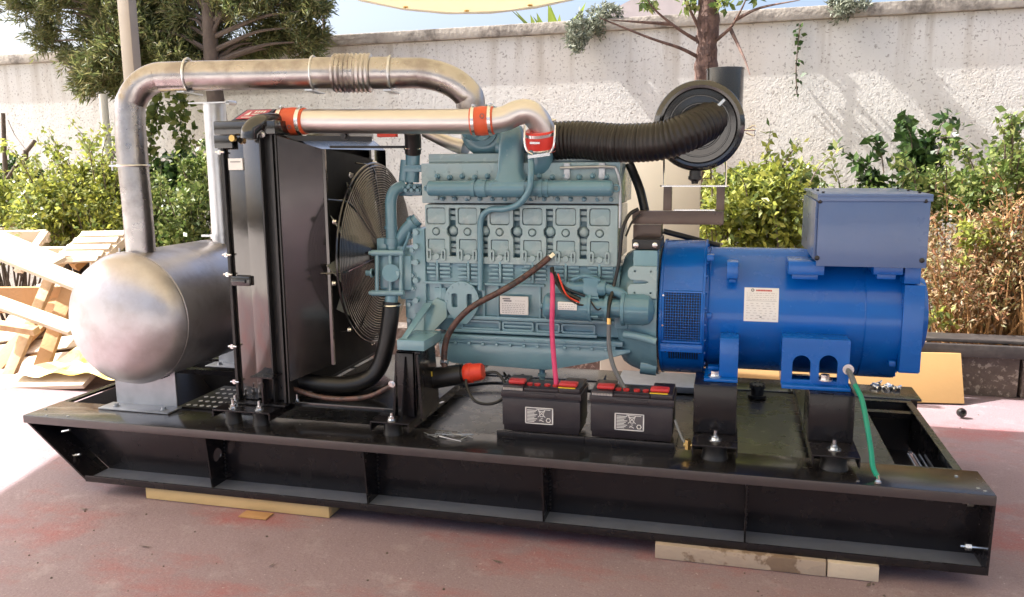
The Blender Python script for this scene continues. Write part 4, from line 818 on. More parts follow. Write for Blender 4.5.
FT1 = obj('rear_foot', b, 'blue', ALT)
b = MB(); b.bolt(at(825, 380, Y=Yf-.01), (0, 0, 1), .016, .02); b.bolt((at(825, 381, Y=.9).x, 1.0, p.z+.006), (0, 0, 1), .016, .02); obj('foot_bolts', b, 'zinc', FT1)
b = MB(); p, q = at(704, 380, Y=.29), at(738, 369, Y=.29); zg0 = p.z; b.box((p.x, .27, p.z), (q.x, .45, p.z+.012), .002); c = at(720, 338, Y=.30); b.box((c.x, .30, p.z+.012), (q.x, .44, c.z), .003); b.box((p.x+.01, .40, p.z+.012), (c.x-.001, .45, at(700, 366, Y=.4).z), .003); FT2 = obj('front_foot', b, 'blue', ALT)
b = MB(); b.bolt((at(715, 375, Y=.31).x, .31, p.z+.012), (0, 0, 1), .016, .02); obj('foot_bolts', b, 'zinc', FT2)
# black step mounts
def stepmount(x0, x1, zt_, y0=.10, fl=.285, railx=None):
    b = MB(); zr_ = ZT+.058
    b.box((x0, y0, zr_-.006), (x1, 1.2, zr_), .001); b.box((x0, y0, ZT+.020), (x0+.005, 1.2, zr_-.0062)); b.box((x1-.005, y0, ZT+.020), (x1, 1.2, zr_-.0062))
    S0 = obj('alternator_mount', b, 'blackframe', G)
    b = MB(); b.box((x0-.004, fl-.02, zr_+.0005), (x1-.006, fl+.17, zt_-.001), .008); obj('step_block', b, 'blackframe', S0)
    rubber_mount(((x0+x1)/2, y0+.05, ZT), S0, .045, .051)
    b = MB(); c = V(((x0+x1)/2, y0+.07, zr_)); b.cyl(c, c+V((0, 0, .003)), .024, n=20); b.cyl(c, c+V((0, 0, .014)), .013, n=6); b.cyl(c, c+V((0, 0, .035)), .007, n=10); obj('mount_bolt', b, 'zinc', S0)
stepmount(at(692, 440, Y=.10).x, at(738, 440, Y=.10).x, zg0, .10, .25)
stepmount(at(812, 455, Y=.09).x, at(861, 455, Y=.09).x, zf0-.008, .09, .25)
# ---------------- air cleaner, hose, bracket
AC = V(at(699, 126, Y=.52)); acd = V((.10, -1, -.05)).normalized(); AR = .167
b = MB(); b.lathe(AC+acd*.02, -acd, [(0, .01), (.001, .06), (.006, .061), (.007, .085), (0, .087), (.002, .112), (.010, .115), (.011, .135), (.002, .140), (.0, .150), (.006, .160), (.012, AR), (.022, AR+.002), (.03, AR), (.034, .155), (.07, .152), (.36, .150), (.37, .14), (.372, .01)], 56); ACO = obj('air_cleaner', b, 'black', G)
b = MB(); b.torus(AC+acd*.0, acd, AR-.006, .008, 56, 8); b.torus(AC+acd*.016, acd, .083, .004, 40, 6); b.torus(AC+acd*.016, acd, .112, .004, 40, 6); obj('cover_rings', b, 'black', ACO)
oc = at(725.5, 70, Y=.66); b = MB(); b.cyl((oc.x, .66, AC.z), (oc.x, .66, at(725, 69, Y=.66).z), .070, n=32); b.cyl((oc.x, .66, at(725, 69, Y=.66).z-.004), (oc.x, .66, at(725, 69, Y=.66).z+.002), .0725, n=32); obj('inlet_stack', b, 'black', ACO)
b = MB(); c = at(695, 176, Y=.53); b.cyl(c+V((0, 0, .02)), c, .022, n=16); b.lathe(c, (0, 0, -1), [(0, .026), (.012, .026), (.02, .014), (.03, .012)], 16); obj('drain_valve', b, 'rubber', ACO)
b = MB(); c = at(716, 108, Y=.50); b.beam(c, c+V((.03, 0, .03)), .012, .01); b.cyl(c+V((-.02, 0, .0)), c+V((.0, -.01, -.02)), .004, n=6); c = at(746, 130, Y=.55); b.tube([c, c+V((.03, 0, .015)), c+V((.03, 0, -.02)), c+V((0, 0, -.01))], .004, n=6); b.cyl(c+V((-.01, 0, 0)), c+V((.035, 0, 0)), .005, n=8); obj('clip', b, 'zinc', ACO)
b = MB(); hp = [at(553, 141, Y=.50), at(580, 140, Y=.49), at(620, 143, Y=.46), at(660, 141, Y=.43), at(685, 133, Y=.44), at(703, 124, Y=.49), at(712, 118, Y=.55)]
b.tube(hp, .07, n=36, sm=36, rf=lambda L, u: .0695+.0062*(abs(((L/.0165) % 1)-.5)*2)**.7-.004*u); IH = obj('intake_hose', b, 'bellows', G)
# bracket frame
b = MB(); p, q = at(632, 224, Y=.50), at(724, 211.5, Y=.50); b.box((p.x, .50, p.z), (q.x, .54, q.z), .002); 
r0, r1 = at(716, 211, Y=.50), at(725, 185, Y=.50); b.box((r0.x, .50, r0.z+.002), (r1.x, .54, r1.z), .002); r0, r1 = at(663, 211, Y=.502), at(672, 186, Y=.502); b.box((r0.x, .502, r0.z+.002), (r1.x, .53, r1.z), .002)
BF = obj('filter_bracket', b, 'brownsteel', G)
b = MB()
for z_ in (213, 223): pass
p, q = at(633, 239, Y=.50), at(661, 225, Y=.50); b.box((p.x, .50, p.z), (q.x, .60, q.z-.001), .002); obj('bracket_riser', b, 'brownsteel', BF)
b = MB(); 
for px in (664, 726): b.tube([at(px, 155, Y=.56), at(px, 186, Y=.53)], .004, n=6, sm=0)
b.beam(at(662, 186, Y=.51), at(727, 186, Y=.51), .03, .005); b.cyl(at(660, 186, Y=.50), at(729, 186, Y=.50), .003, n=6); b.beam(at(674, 210, Y=.51), at(715, 210, Y=.51), .02, .004); obj('strap_rods', b, 'chrome', BF)
# ---------------- charge air pipe
AYp = .33
P = lambda px, py, Y=AYp: at(px, py, Y=Y)
b = MB(); b.tube([P(300, 121), P(400, 121.5, .34), P(472, 121.5, .35), P(494, 120.5, .36), P(506, 118, .37), P(517, 113, .38), P(528, 112, .39), P(537, 119, .41), P(543, 130, .43), P(547, 142, .45)], .052, n=28, sm=8, rf=lambda l, u: .0475); CP = obj('charge_air_pipe', b, 'alu', G, angle=60)
def band(c0, c1, r, mt, name='coupler', clips=True):
    c0, c1 = V(c0), V(c1); d = c1-c0; L = d.length
    b = MB(); b.lathe(c0, d, [(0, r-.002), (L*.03, r), (L*.3, r+.001), (L*.5, r+.003), (L*.7, r+.001), (L*.97, r), (L, r-.002)], 32); o = obj(name, b, mt, CP)
    if clips:
        q = MB()
        for t in (.14, .86): q.lathe(c0+d*(t-.07), d, [(0, r+.0005), (0, r+.004), (L*.14, r+.004), (L*.14, r+.0005)], 32); e = c0+d*t; q.cyl(e+V((0, -.02, r+.006)), e+V((0, .02, r+.006)), .005, n=8)
        obj('hose_clamp', q, 'zinc', CP)
band(P(280, 121.5), P(306, 121.3), .053, 'orange'); band(P(471, 121.5, .35), P(494, 120.3, .36), .053, 'orange'); 
band(P(540, 130, .425), P(542, 151, .45), .058, 'red')
b = MB(); c = P(482, 116, .297); b.torus(c, (0, -1, 0), .008, .0015, 16, 5); c2 = P(289, 127, .275); b.torus(c2, (0, -1, 0), .008, .0015, 16, 5); obj('coupler_print', b, 'ink', CP)
b = MB(); b.tube([P(249, 139, .15), P(250, 131, .155), P(257, 124, .18), P(268, 121.5, .24), P(284, 121.5, .33)], .033, n=24, sm=6); obj('elbow_hose', b, 'black', CP)
b = MB(); b.tube([at(543, 150, Y=.46), at(541, 162, Y=.47), at(536, 170, Y=.50)], .045, n=24, sm=4); b.lathe(at(548, 141, Y=.49), (1, 0, .0), [(0, .062), (.03, .066), (.035, .06)], 28); obj('compressor_outlet', b, 'teal2', CP)
b = MB(); c = P(539, 141, .43)
for s_, yy in ((-1, .37), (1, .40)):
    x_ = at(540+s_*15, 140, Y=yy); b.tube([V((x_.x, yy, x_.z+.055)), V((x_.x, yy-.01, x_.z)), V((x_.x-.01*s_, yy-.01, x_.z-.04)), V((x_.x-.03*s_, yy-.005, x_.z-.055))], .004, n=6, sm=5)
b.beam(at(528, 157, Y=.37), at(550, 154, Y=.38), .01, .012); b.beam(at(530, 143, Y=.365), at(540, 143, Y=.36), .006, .008); b.cyl(at(545, 118, Y=.45), at(553, 122, Y=.45), .012, n=10); b.tube([at(548, 122, Y=.44), at(556, 120, Y=.44)], .005, n=6, sm=0); obj('wire_clamp', b, 'chrome', CP)
# cross brace from top tank to fan top (black)
b = MB(); b.beam(at(262, 138, Y=.25), at(372, 139, Y=.42), .03, .02); b.beam(at(330, 147, Y=.33), at(405, 147, Y=.5), .03, .01); c = at(345, 136, Y=.36); b.bolt(c, (0, -1, 0), .012, .016); obj('top_brace', b, 'mattblack', RAD)
b = MB(); c = at(386, 134, Y=.42); b.box(c-V((.04, 0, .012)), c+V((.04, .03, .008)), .003); obj('red_tag', b, 'redcap', RAD)
# ---------------- hoses and cables
def cable(name, pts, r, mt, n=10, parent=None, sm=8): b = MB(); b.tube(pts, r, n=n, sm=sm); return obj(name, b, mt, parent or G, angle=60)
cable('radiator_hose', [at(391.5, 302, Y=.42), at(390, 320, Y=.41), at(386, 345, Y=.40), at(379, 367, Y=.39), at(366, 380, Y=.37), at(345, 385, Y=.35), at(315, 383, Y=.33), at(290, 378, Y=.32)], .036, 'rubber', 20)
b = MB(); b.torus(at(391.3, 305, Y=.42), (0, 0, 1), .0375, .005, 28, 6); c = at(284, 386, Y=.25); b.bolt(c, (-.5, -1, 0), .014, .02); b.bolt(at(288, 376, Y=.25), (0, -1, 0), .01, .015); b.bolt(at(392, 384, Y=.17), (0, -1, 0), .009, .012); obj('hose_fittings', b, 'zinc', G)
cable('drain_hose', [at(284, 386, Y=.25), at(300, 391, Y=.24), at(320, 397, Y=.22), at(345, 399, Y=.2), at(370, 396, Y=.18), at(391, 386, Y=.17)], .010, 'copper')
cable('oil_hose', [at(551, 256, Y=.43), at(530, 273, Y=.40), at(505, 289, Y=.38), at(475, 305, Y=.37), at(458, 320, Y=.36), at(447, 338, Y=.35), at(444, 358, Y=.34), at(445, 368, Y=.33)], .0125, 'copper', 12)
b = MB(); b.cyl(at(553, 254.5, Y=.435), at(549, 258, Y=.42), .014, n=6); b.cyl(at(441, 362, Y=.335), at(448, 362, Y=.335), .012, n=8); b.cyl(at(445, 360, Y=.333), at(445, 368, Y=.333), .009, n=8); obj('hose_ends', b, 'zinc', G)
k0, k1 = at(420, 380, Y=.33), at(463, 374, Y=.33); b = MB(); b.cyl(k0, k1, .045, .040, n=28); b.cyl(k1, k1+(k1-k0).normalized()*.01, .032, n=20); CAN = obj('breather_canister', b, 'rubber', G)
b = MB(); r0 = k1-(k1-k0).normalized()*.0; d = (k1-k0).normalized(); b.lathe(r0+d*.008, d, [(0, .034), (.01, .040), (.03, .040), (.035, .036), (.07, .034), (.078, .030), (.08, .01)], 24); obj('red_cap', b, 'redcap', CAN)
b = MB(); c = at(429, 374, Y=.285); b.box(c-V((.012, 0, .010)), c+V((.012, .006, .010)), .001); obj('yellow_label', b, 'yellow', CAN)
cable('drain_loop', [at(486, 373, Y=.33), at(497, 373, Y=.32), at(505, 385, Y=.30), at(503, 398, Y=.28), at(490, 404, Y=.26), at(475, 401, Y=.25), at(467, 388, Y=.28), at(466, 378, Y=.30)], .006, 'rubber')
cable('strap_cable', [at(552.5, 272, Y=.40), at(552.5, 300, Y=.31), at(552, 330, Y=.30), at(554, 360, Y=.28), at(557, 391, Y=.26)], .0095, 'pink', 10)
b = MB(); b.tube([at(552, 268, Y=.41), at(554, 278, Y=.38), at(565, 292, Y=.34), at(580, 300, Y=.33)], .009, n=8); b.tube([at(555, 272, Y=.39), at(560, 290, Y=.33), at(575, 303, Y=.31), at(590, 306, Y=.33)], .004, n=6); b.tube([at(556, 276, Y=.38), at(566, 288, Y=.35), at(585, 296, Y=.34)], .005, n=6); b.tube([at(590, 300, Y=.33), at(598, 310, Y=.32), at(608, 300, Y=.36), at(620, 296, Y=.38)], .003, n=6); obj('starter_wires', b, 'rubber', G)
cable('red_wire', [at(558, 274, Y=.37), at(566, 294, Y=.325), at(578, 302, Y=.32), at(584, 304, Y=.34)], .0035, 'redcap', 6)
b = MB(); b.bolt(at(583, 304, Y=.345), (0, -1, 0), .006, .012); obj('terminal', b, 'brass', ST)
b = MB(); b.tube([at(638, 209, Y=.46), at(630, 214, Y=.44), at(624, 225, Y=.42), at(621, 240, Y=.41), at(619, 262, Y=.40), at(614, 285, Y=.38), at(609, 306, Y=.33), at(608, 322, Y=.31)], .007, n=10); b.tube([at(640, 214, Y=.47), at(632, 222, Y=.45), at(626, 236, Y=.42)], .004, n=8); obj('harness', b, 'rubber', G)
cable('battery_cable', [at(609, 324, Y=.31), at(609, 345, Y=.31), at(613, 365, Y=.30), at(620, 380, Y=.29), at(626, 391, Y=.27)], .0085, 'greycab')
b = MB(); b.cyl(at(609, 318, Y=.31), at(609, 324, Y=.31), .009, n=8); obj('cable_crimp', b, 'brass', G)
cable('rubber_pipe', [at(629, 163, Y=.62), at(633, 172, Y=.62), at(640, 190, Y=.60), at(645, 211, Y=.58)], .018, 'rubber', 14)
cable('box_cable', [at(663, 231, Y=.7), at(690, 238, Y=.72), at(720, 246, Y=.72)], .012, 'rubber', 10)
b = MB(); b.tube([at(848, 370, Y=.285), at(852, 378, Y=.25), at(855, 386, Y=.22)], .010, n=10); obj('earth_lug', b, 'greycab', G)
cable('earth_cable', [at(855, 385, Y=.22), at(862, 400, Y=.17), at(867, 425, Y=.12), at(871, 450, Y=.09), at(873, 467, Y=.07), at(877, 476, Y=.06)], .0085, 'green')
b = MB(); c = at(848, 369, Y=.29); b.cyl(c+V((0, .02, 0)), c-V((0, .01, 0)), .019, n=16); c = at(878, 483, Z=ZT+.003); b.cyl(c, c+V((0, 0, .006)), .011, n=10); b.tube([at(877, 476, Y=.06), c+V((0, 0, .008))], .007, n=8, sm=0); obj('earth_bolts', b, 'zinc', G)
cable('floor_harness', [at(430, 392, Z=ZT+.03), at(470, 385, Z=ZT+.02), at(500, 383, Z=ZT+.02), at(540, 386, Z=ZT+.02), at(590, 391, Z=ZT+.02), at(640, 392, Z=ZT+.015)], .008, 'rubber')
b = MB()
for k in range(7): c = at(514+rng.uniform(-8, 10), 383+rng.uniform(-5, 4), Z=ZT+.03); b.tube([c, c+V((rng.uniform(-.04, .04), rng.uniform(-.03, .03), rng.uniform(0, .04))), c+V((rng.uniform(-.06, .06), rng.uniform(-.03, .03), rng.uniform(-.01, .03)))], .004, n=6)
obj('connector_bundle', b, 'rubber', G)
# light plate across rear under the housing
b = MB(); p = at(611, 385, Y=.95); b.box((at(616, 385, Y=.95).x, .95, ZT+.001), (at(694, 385, Y=.95).x, 1.2, ZT+.03), .002); b.prism([at(600, 386, Y=.95), at(606, 386, Y=.95), at(606, 374, Y=.95)], (0, .004, 0)); obj('rear_crossmember', b, 'galvd', F)
#@@BATT
# ============================================================ BATTERIES
def battery(x0, x1, y0, z0, label):
    w_ = x1-x0; H = .185; D = .165
    t = thing('car_battery', label, 'battery', (x0+w_/2, y0+D/2, z0), 'starter batteries on the skid')
    b = MB(); b.box((x0+.004, y0+.004, z0), (x1-.004, y0+D-.004, z0+H*.72), .004); b.box((x0+.0, y0-.0, z0+H*.12), (x1-.0, y0+D, z0+H*.70), .004); obj('case', b, 'batt', t)
    b = MB(); b.box((x0-.004, y0-.004, z0+H*.72+.001), (x1+.004, y0+D+.004, z0+H*.87), .004); b.box((x0+.01, y0+.03, z0+H*.87), (x1-.01, y0+D-.03, z0+H*.93), .004)
    b.box((x0+.002, y0+.0, z0+H*.87), (x0+w_*.27, y0+D, z0+H*.97), .004); b.box((x1-w_*.27, y0+.0, z0+H*.87), (x1-.002, y0+D, z0+H*.97), .004); lid = obj('lid', b, 'batt', t)
    b = MB(); b.box((x0+w_*.30, y0-.010, z0+H*.76), (x0+w_*.70, y0-.004, z0+H*.84), .002); b.box((x0+w_*.28, y0+.0, z0+H*.87), (x0+w_*.72, y0+.012, z0+H*.93), .003); obj('handle', b, 'batt', lid)
    b = MB(); b.box((x0+.02, y0+.015, z0+H*.975), (x0+.085, y0+.06, z0+H*1.06), .008); b.box((x1-.085, y0+.015, z0+H*.975), (x1-.015, y0+.06, z0+H*1.06), .008)
    for k in range(4): u = (.32, .42, .55, .66)[k]; b.cyl((x0+w_*u, y0+.05, z0+H*.93), (x0+w_*u, y0+.05, z0+H*.97), .012, n=14)
    obj('terminal_cap', b, 'labelred', t)
    b = MB(); b.box((x1-.085, y0+.002, z0+H*.971), (x1-.02, y0+.013, z0+H*.979)); obj('date_sticker', b, 'yellow', t)
    b = MB()
    for k in range(14): b.box((x0+.006+.0055*k, y0-.0055, z0+H*.88), (x0+.0095+.0055*k, y0+.001, z0+H*.925))
    obj('embossed_marks', b, 'inkl', t)
    # label: white border, text lines, crossed bin, recycling ring
    b = MB(); lx0, lx1, lz0, lz1 = x0+w_*.30, x0+w_*.66, z0+H*.19, z0+H*.54; yy = y0-.0006
    def q(a, c, d, e, dy=0): b.box((a, yy-dy-.0006, c), (d, yy-dy, e))
    q(lx0, lz0, lx1, lz1); b.mi = 1; LW, LH = lx1-lx0, lz1-lz0
    for a, c, d, e in ((0, 0, 1, .05), (0, .95, 1, 1), (0, 0, .04, 1), (.96, 0, 1, 1)): q(lx0+LW*a, lz0+LH*c, lx0+LW*d, lz0+LH*e, .0008)
    for k in range(9): q(lx0+LW*.07, lz0+LH*(.12+.085*k), lx0+LW*(.33+.05*((k*7) % 3)), lz0+LH*(.16+.085*k), .0008)
    def st(a, c, d, e, wdt=.0022): b.beam((lx0+LW*a, yy-.0012, lz0+LH*c), (lx0+LW*d, yy-.0012, lz0+LH*e), .001, wdt, up=(0, 0, 1))
    for s4 in ((.46, .88, .72, .42), (.72, .88, .46, .42), (.47, .78, .71, .78), (.50, .78, .54, .46), (.68, .78, .64, .46), (.54, .46, .64, .46), (.40, .9, .9, .88), (.5, .2, .6, .26), (.52, .28, .66, .16)): st(*s4)
    b.torus((lx0+LW*.83, yy-.001, lz0+LH*.25), (0, 1, 0), LH*.13, .0018, 6, 4)
    b.box((lx0+LW*.56, yy-.0014, lz0+LH*.33), (lx0+LW*.63, yy-.0006, lz0+LH*.36)); obj('recycling_label', b, ['ink', 'white'], t)
    return t
bz = ZT+.022; bl, br = at(502.5, 430, Y=.205).x, at(580, 436, Y=.205).x; cl, cr_ = at(589, 438, Y=.20).x, at(673, 446, Y=.20).x
BT1 = battery(bl, br, .205, bz, 'left black car battery, red terminal caps, pink cable on it, beside the red capped canister')
BT2 = copy_tree(BT1); BT2.location.x += (cl+cr_)/2-(bl+br)/2; BT2['label'] = 'right black car battery, red terminal caps, grey cable on it, nearest the alternator mount'
b = MB(); b.box((bl-.012, .165, ZT+.001), (cr_+.01, .40, ZT+.006)); b.box((bl-.012, .165, ZT+.0065), (bl+.325, .172, ZT+.033), .002); b.box((cl-.01, .165, ZT+.0065), (cr_+.008, .172, ZT+.033), .002); obj('battery_tray', b, 'blackframe', F)
b = MB(); c = at(668, 408, Y=.2); b.tube([at(675, 420, Y=.2), at(682, 438, Y=.17), at(689, 447, Y=.14)], .005, n=8); obj('pipe_stub', b, 'greycab', F)
b = MB(); c = at(688, 445, Y=.14); b.cyl(c+V((0, 0, .02)), c-V((0, 0, .015)), .012, n=6); b.cyl(c-V((.016, 0, 0)), c+V((.016, 0, 0)), .008, n=8); obj('drain_tap', b, 'brass', F)
#@@LOOSE
# ============================================================ LOOSE THINGS
tag(obj('wooden_beam', MB().box((at(149, 495, Y=.03).x, .012, .002), (at(331, 510, Y=.03).x, 1.28, ZB-.001), .003), 'woody', None, (.9, .6, 0)), 'pale yellow timber packing beam under the left end of the black skid', 'beam')
tag(obj('wooden_beam', MB().box((at(655, 555, Y=-.02).x, -.022, .002), (at(826, 570, Y=-.02).x, 1.28, ZB-.001), .003), 'woods', None, (3, .6, 0)), 'long greyish stained timber under the right half of the black skid', 'beam')
tag(obj('wooden_beam', MB().box((at(827.5, 570, Y=-.02).x, -.020, .002), (at(879, 575, Y=-.02).x, 1.1, ZB-.001), .003), 'woodl', None, (3.3, .6, 0)), 'short clean timber block under the skid, right of the long stained timber', 'beam')
b = MB(); c0 = at(886, 388, Z=ZT)
for k in range(16):
    c = c0+V((rng.uniform(-.05, .05), rng.uniform(-.03, .03), .003+rng.uniform(0, .012))); a = rng.uniform(0, pi); d = V((cos(a), sin(a), .2)); b.cyl(c, c+d*.025, .005, n=8); b.cyl(c, c-d*.006, .009, n=6)
tag(obj('bolt_pile', b, 'zinc', None, c0), 'small heap of loose zinc bolts lying on the rear corner of the skid deck', 'bolts')
b = MB(); c0 = at(452, 436, Z=ZT+.003)
for k in range(14):
    c = c0+V((rng.uniform(-.07, .07), rng.uniform(-.03, .03), .001)); b.tube([c, c+V((rng.uniform(-.05, .05), rng.uniform(-.03, .03), .004)), c+V((rng.uniform(-.09, .09), rng.uniform(-.04, .04), .0))], .0018, n=5, sm=5)
tag(obj('cable_tie_scraps', b, 'galvd', None, c0), 'tangle of grey cable tie offcuts on the skid deck before the left battery', 'offcuts')
b = MB(); c = at(960, 418, Z=.0); b.lathe(c+V((0, .02, .024)), (.2, -1, .3), [(0, .002), (.004, .014), (.012, .022), (.024, .025), (.036, .022), (.042, .015), (.040, .010), (.03, .008), (.028, .001)], 20); tag(obj('rubber_cap', b, 'rubber', None, c), 'small round dark rubber cap lying on the floor right of the skid', 'cap')
b = MB(); c = at(256, 516, Z=.0); b.box(c+V((-.06, -.03, .001)), c+V((.06, .03, .006)), .001); tag(obj('flat_offcut', b, 'woodg', None, c), 'flat brown cardboard scrap on the floor before the left timber beam', 'scrap')
b = MB()
for k in range(240):
    c = V((rng.uniform(-.8, 4.8), rng.uniform(-1.5, -.02) if k % 4 else rng.uniform(1.4, 2.3), .0)); r_ = rng.uniform(.0015, .005)
    if k % 9 == 0: a = rng.uniform(0, 6.28); d_ = V((cos(a), sin(a), 0))*rng.uniform(.012, .03); w_ = V((-sin(a), cos(a), .2))*.006; b.poly([c+V((0, 0, .004)), c+d_+w_+V((0, 0, .004)), c+d_*2+V((0, 0, .008)), c+d_-w_+V((0, 0, .004))], [(0, 1, 2, 3)])
    else: b.lathe(c, (0, 0, 1), [(0, r_), (r_*.8, r_*.8), (r_*1.1, r_*.2)], 6)
o = obj('floor_grit', b, 'conc'); o['kind'] = 'stuff'; tag(o, 'scattered grit and leaf bits on the worn red floor', 'grit')
# pallets
def plank(b, p, q, wd, th, up=(0, -.4, 1)): b.beam(p, q, wd, th, .004, up)
def pallet(label, O, ux, uy, W=1.15, D=.8, n=5, mt='woodl', gaps=1.0, nm='pallet'):
    O, ux, uy = V(O), V(ux).normalized(), V(uy).normalized(); uz = ux.cross(uy).normalized(); t = thing(nm, label, 'pallet', O, 'broken pallets piled in the sun')
    for i in range(n):
        c = O+uy*(D*(i+.5)/n); b = MB(); b.beam(c+uz*.06, c+ux*W+uz*.06+uy*random.uniform(-.02, .02), D/n*.72*gaps, .018, .003, up=tuple(uz)); obj('slat', b, mt, t)
    for k in (.04, .5, .96):
        b = MB(); c = O+ux*(W*k); b.beam(c+uz*.02, c+uy*D+uz*.02, .07, .06, .003, up=tuple(uz)); obj('bearer', b, 'woodg' if k == .5 else mt, t)
    return t
A = lambda x, y, Y: at(x, y, Y=Y)
pallet('tall pale pallet leaning at the back left of the sunlit timber pile', A(-75, 262, 2.35), A(55, 258, 2.5)-A(-75, 262, 2.35), V((0, .8, .42)), .95, .5, 5)
pallet('pallet lying nearly flat with brown slats in the middle of the timber pile', A(-40, 385, 1.75), A(80, 372, 1.75)-A(-40, 385, 1.75), V((.25, .8, .75)), 1.1, .9, 6, 'woodl')
pallet('small tilted pallet next to the silencer at the top of the timber pile', A(52, 270, 2.2), A(100, 268, 2.25)-A(52, 270, 2.2), V((.25, .6, .5)), .36, .36, 5, 'woodl')
for lab, p, q, wd, th, mt, nm in (
    ('wide white plank lying across the pile in full sun, uppermost of the loose planks', A(-30, 225, 2.0), A(60, 262, 1.8), .10, .03, 'woodl', 'plank'),
    ('broad pale board slanting down to the silencer across the middle of the pile', A(-30, 240, 1.75), A(95, 290, 1.6), .13, .03, 'woodl', 'plank'),
    ('long pale board below the broad one, slanting down towards the silencer cap', A(-30, 292, 1.6), A(75, 330, 1.45), .10, .03, 'woodl', 'plank'),
    ('short pine batten sticking out level at the left edge of the pile', A(-20, 322, 1.45), A(37, 331, 1.4), .05, .045, 'wood', 'plank'),
    ('pine board standing on a slant from the floor up to the right in the pile', A(8, 378, 1.5), A(55, 268, 2.0), .09, .03, 'wood', 'plank'),
    ('brown board standing on a slant right of the pine board beside the silencer', A(40, 372, 1.55), A(72, 282, 2.0), .11, .03, 'woodg', 'plank'),
    ('thin lath crossing diagonally over the tall pale pallet', A(18, 272, 1.95), A(46, 232, 2.2), .07, .03, 'woodl', 'plank'),
    ('dark orange board leaning behind the slanting boards low in the pile', A(-10, 372, 1.7), A(62, 300, 2.1), .20, .025, 'woodg', 'plank'),
    ('long pale board lying level along the top of the pile at the back', A(-60, 238, 2.5), A(48, 236, 2.5), .03, .10, 'woodl', 'plank'),
    ('second level board just under the top one at the back of the pile', A(-60, 254, 2.45), A(100, 252, 2.4), .03, .09, 'woodl', 'plank'),
    ('wide orange brown board on edge showing through the middle gap of the pile', A(-40, 300, 2.2), A(92, 300, 2.1), .02, .22, 'woodg', 'plank'),
    ('wide orange brown board on edge low behind the slanting boards', A(-40, 345, 2.1), A(75, 343, 2.0), .02, .24, 'woodg', 'plank'),
    ('flat pale board resting on the floor at the foot of the pile', A(-60, 385, 1.35), A(90, 380, 1.4), .14, .03, 'woodl', 'plank')):
    b = MB(); plank(b, p, q, wd, th); tag(obj(nm, b, mt, None, (p+q)/2), lab, 'plank', 'loose planks on the timber pile')
# yellow-white sheet
vs, fs = [], []; nx, ny = 26, 12; q0 = at(42, 372, Z=.12)
for j in range(ny+1):
    for i in range(nx+1):
        u, v = i/nx, j/ny; vs.append((q0.x-.30+.95*u, 1.35+.45*v, .03+.22*math.exp(-((u-.55)/.32)**2)*math.exp(-((v-.5)/.4)**2)+.035*sin(9*u+4*v)*sin(7*v)+.012*sin(23*u-9*v)+.03))
for j in range(ny):
    for i in range(nx): a = j*(nx+1)+i; fs.append((a, a+1, a+nx+2, a+nx+1))
b = MB(); b.poly(vs, fs); tag(obj('plastic_sheet', b, 'tarpy', None, (q0.x, 1.5, 0), 80), 'crumpled white and yellow plastic sheet at the foot of the timber pile', 'sheet')
#@@PLANTS
# ============================================================ PLANTS
Z3 = lambda px, py, Y: tuple(at(px, py, Y=Y))
def S3(px, py, Y, rx, rz, ry, w_): return (Z3(px, py, Y), (rx, ry, rz), w_)
bush('shrub', 'bright yellow green shrub behind the sunlit timber pile, middle one of three', 'shrub', [S3(70, 205, 2.9, .33, .28, .3, 3), S3(75, 180, 2.9, .14, .22, .15, 1), S3(60, 222, 2.8, .35, .25, .3, 2)], 'lf_yel', .05, 6500, 'shrubs along the wall at left', shoots=26)
bush('shrub', 'yellow green shrub at the left edge of the yard by the dark stake', 'shrub', [S3(-5, 218, 3.0, .34, .36, .3, 3), S3(20, 222, 2.8, .3, .22, .25, 2), S3(-40, 210, 2.9, .4, .45, .3, 2)], 'lf_yel', .05, 6500, 'shrubs along the wall at left', shoots=22)
bush('shrub', 'yellow green shrub with upright shoots just left of the rising exhaust pipe', 'shrub', [S3(106, 212, 2.8, .22, .35, .25, 2), S3(103, 185, 2.8, .10, .25, .1, .8), S3(118, 235, 2.7, .2, .3, .2, 1.5)], 'lf_yel', .045, 5000, 'shrubs along the wall at left', shoots=22, shl=.4)
bush('shrub', 'mid green shrub between the exhaust pipe and the galvanised outlet pipe', 'shrub', [S3(165, 225, 3.0, .28, .30, .25, 2), S3(195, 235, 2.8, .22, .35, .25, 2), S3(200, 190, 3.0, .12, .28, .15, .9)], 'lf_grn', .05, 6500, 'shrubs along the wall at left', shoots=22)
bush('shrub', 'dark glossy shrub behind the outlet pipe low against the wall', 'shrub', [S3(185, 180, 3.5, .22, .22, .15, 1.5), S3(160, 195, 3.5, .25, .3, .15, 1), S3(20, 175, 3.9, .3, .2, .15, 1)], 'lf_drk', .07, 2800, aspect=.55)
# climbing vines on the wall
def vine(label, px0, pts, mt, n, size, spread=.05, nm='climbing_vine', stem=.005):
    P = [at(x, y, Y=Y) for x, y, Y in pts]; t = thing(nm, label, 'vine', (P[0].x, P[0].y, max(0, P[0].z)), None)
    b = MB(); b.tube(P, stem, n=5, sm=6); obj('stem', b, 'barkg', t); Q = np.array(spline(P, 14)); k = rng.integers(0, len(Q), n)
    leafmesh('foliage', leaves(Q[k]+rng.normal(size=(n, 3))*spread, size, .7, 1.2), mt, t, tuple(t.location))
vine('leafy vine hanging on the wall right beside the rising exhaust pipe', 0, [(152, 215, 3.6), (150, 170, 3.9), (152, 130, 4.1), (160, 100, 4.3)], 'lf_grn', 260, .085, .05)
vine('leafy vine hanging under the exhaust pipe halfway to the outlet pipe', 0, [(200, 200, 3.6), (190, 165, 3.9), (181, 130, 4.1), (180, 92, 4.2)], 'lf_grn', 300, .085, .05)
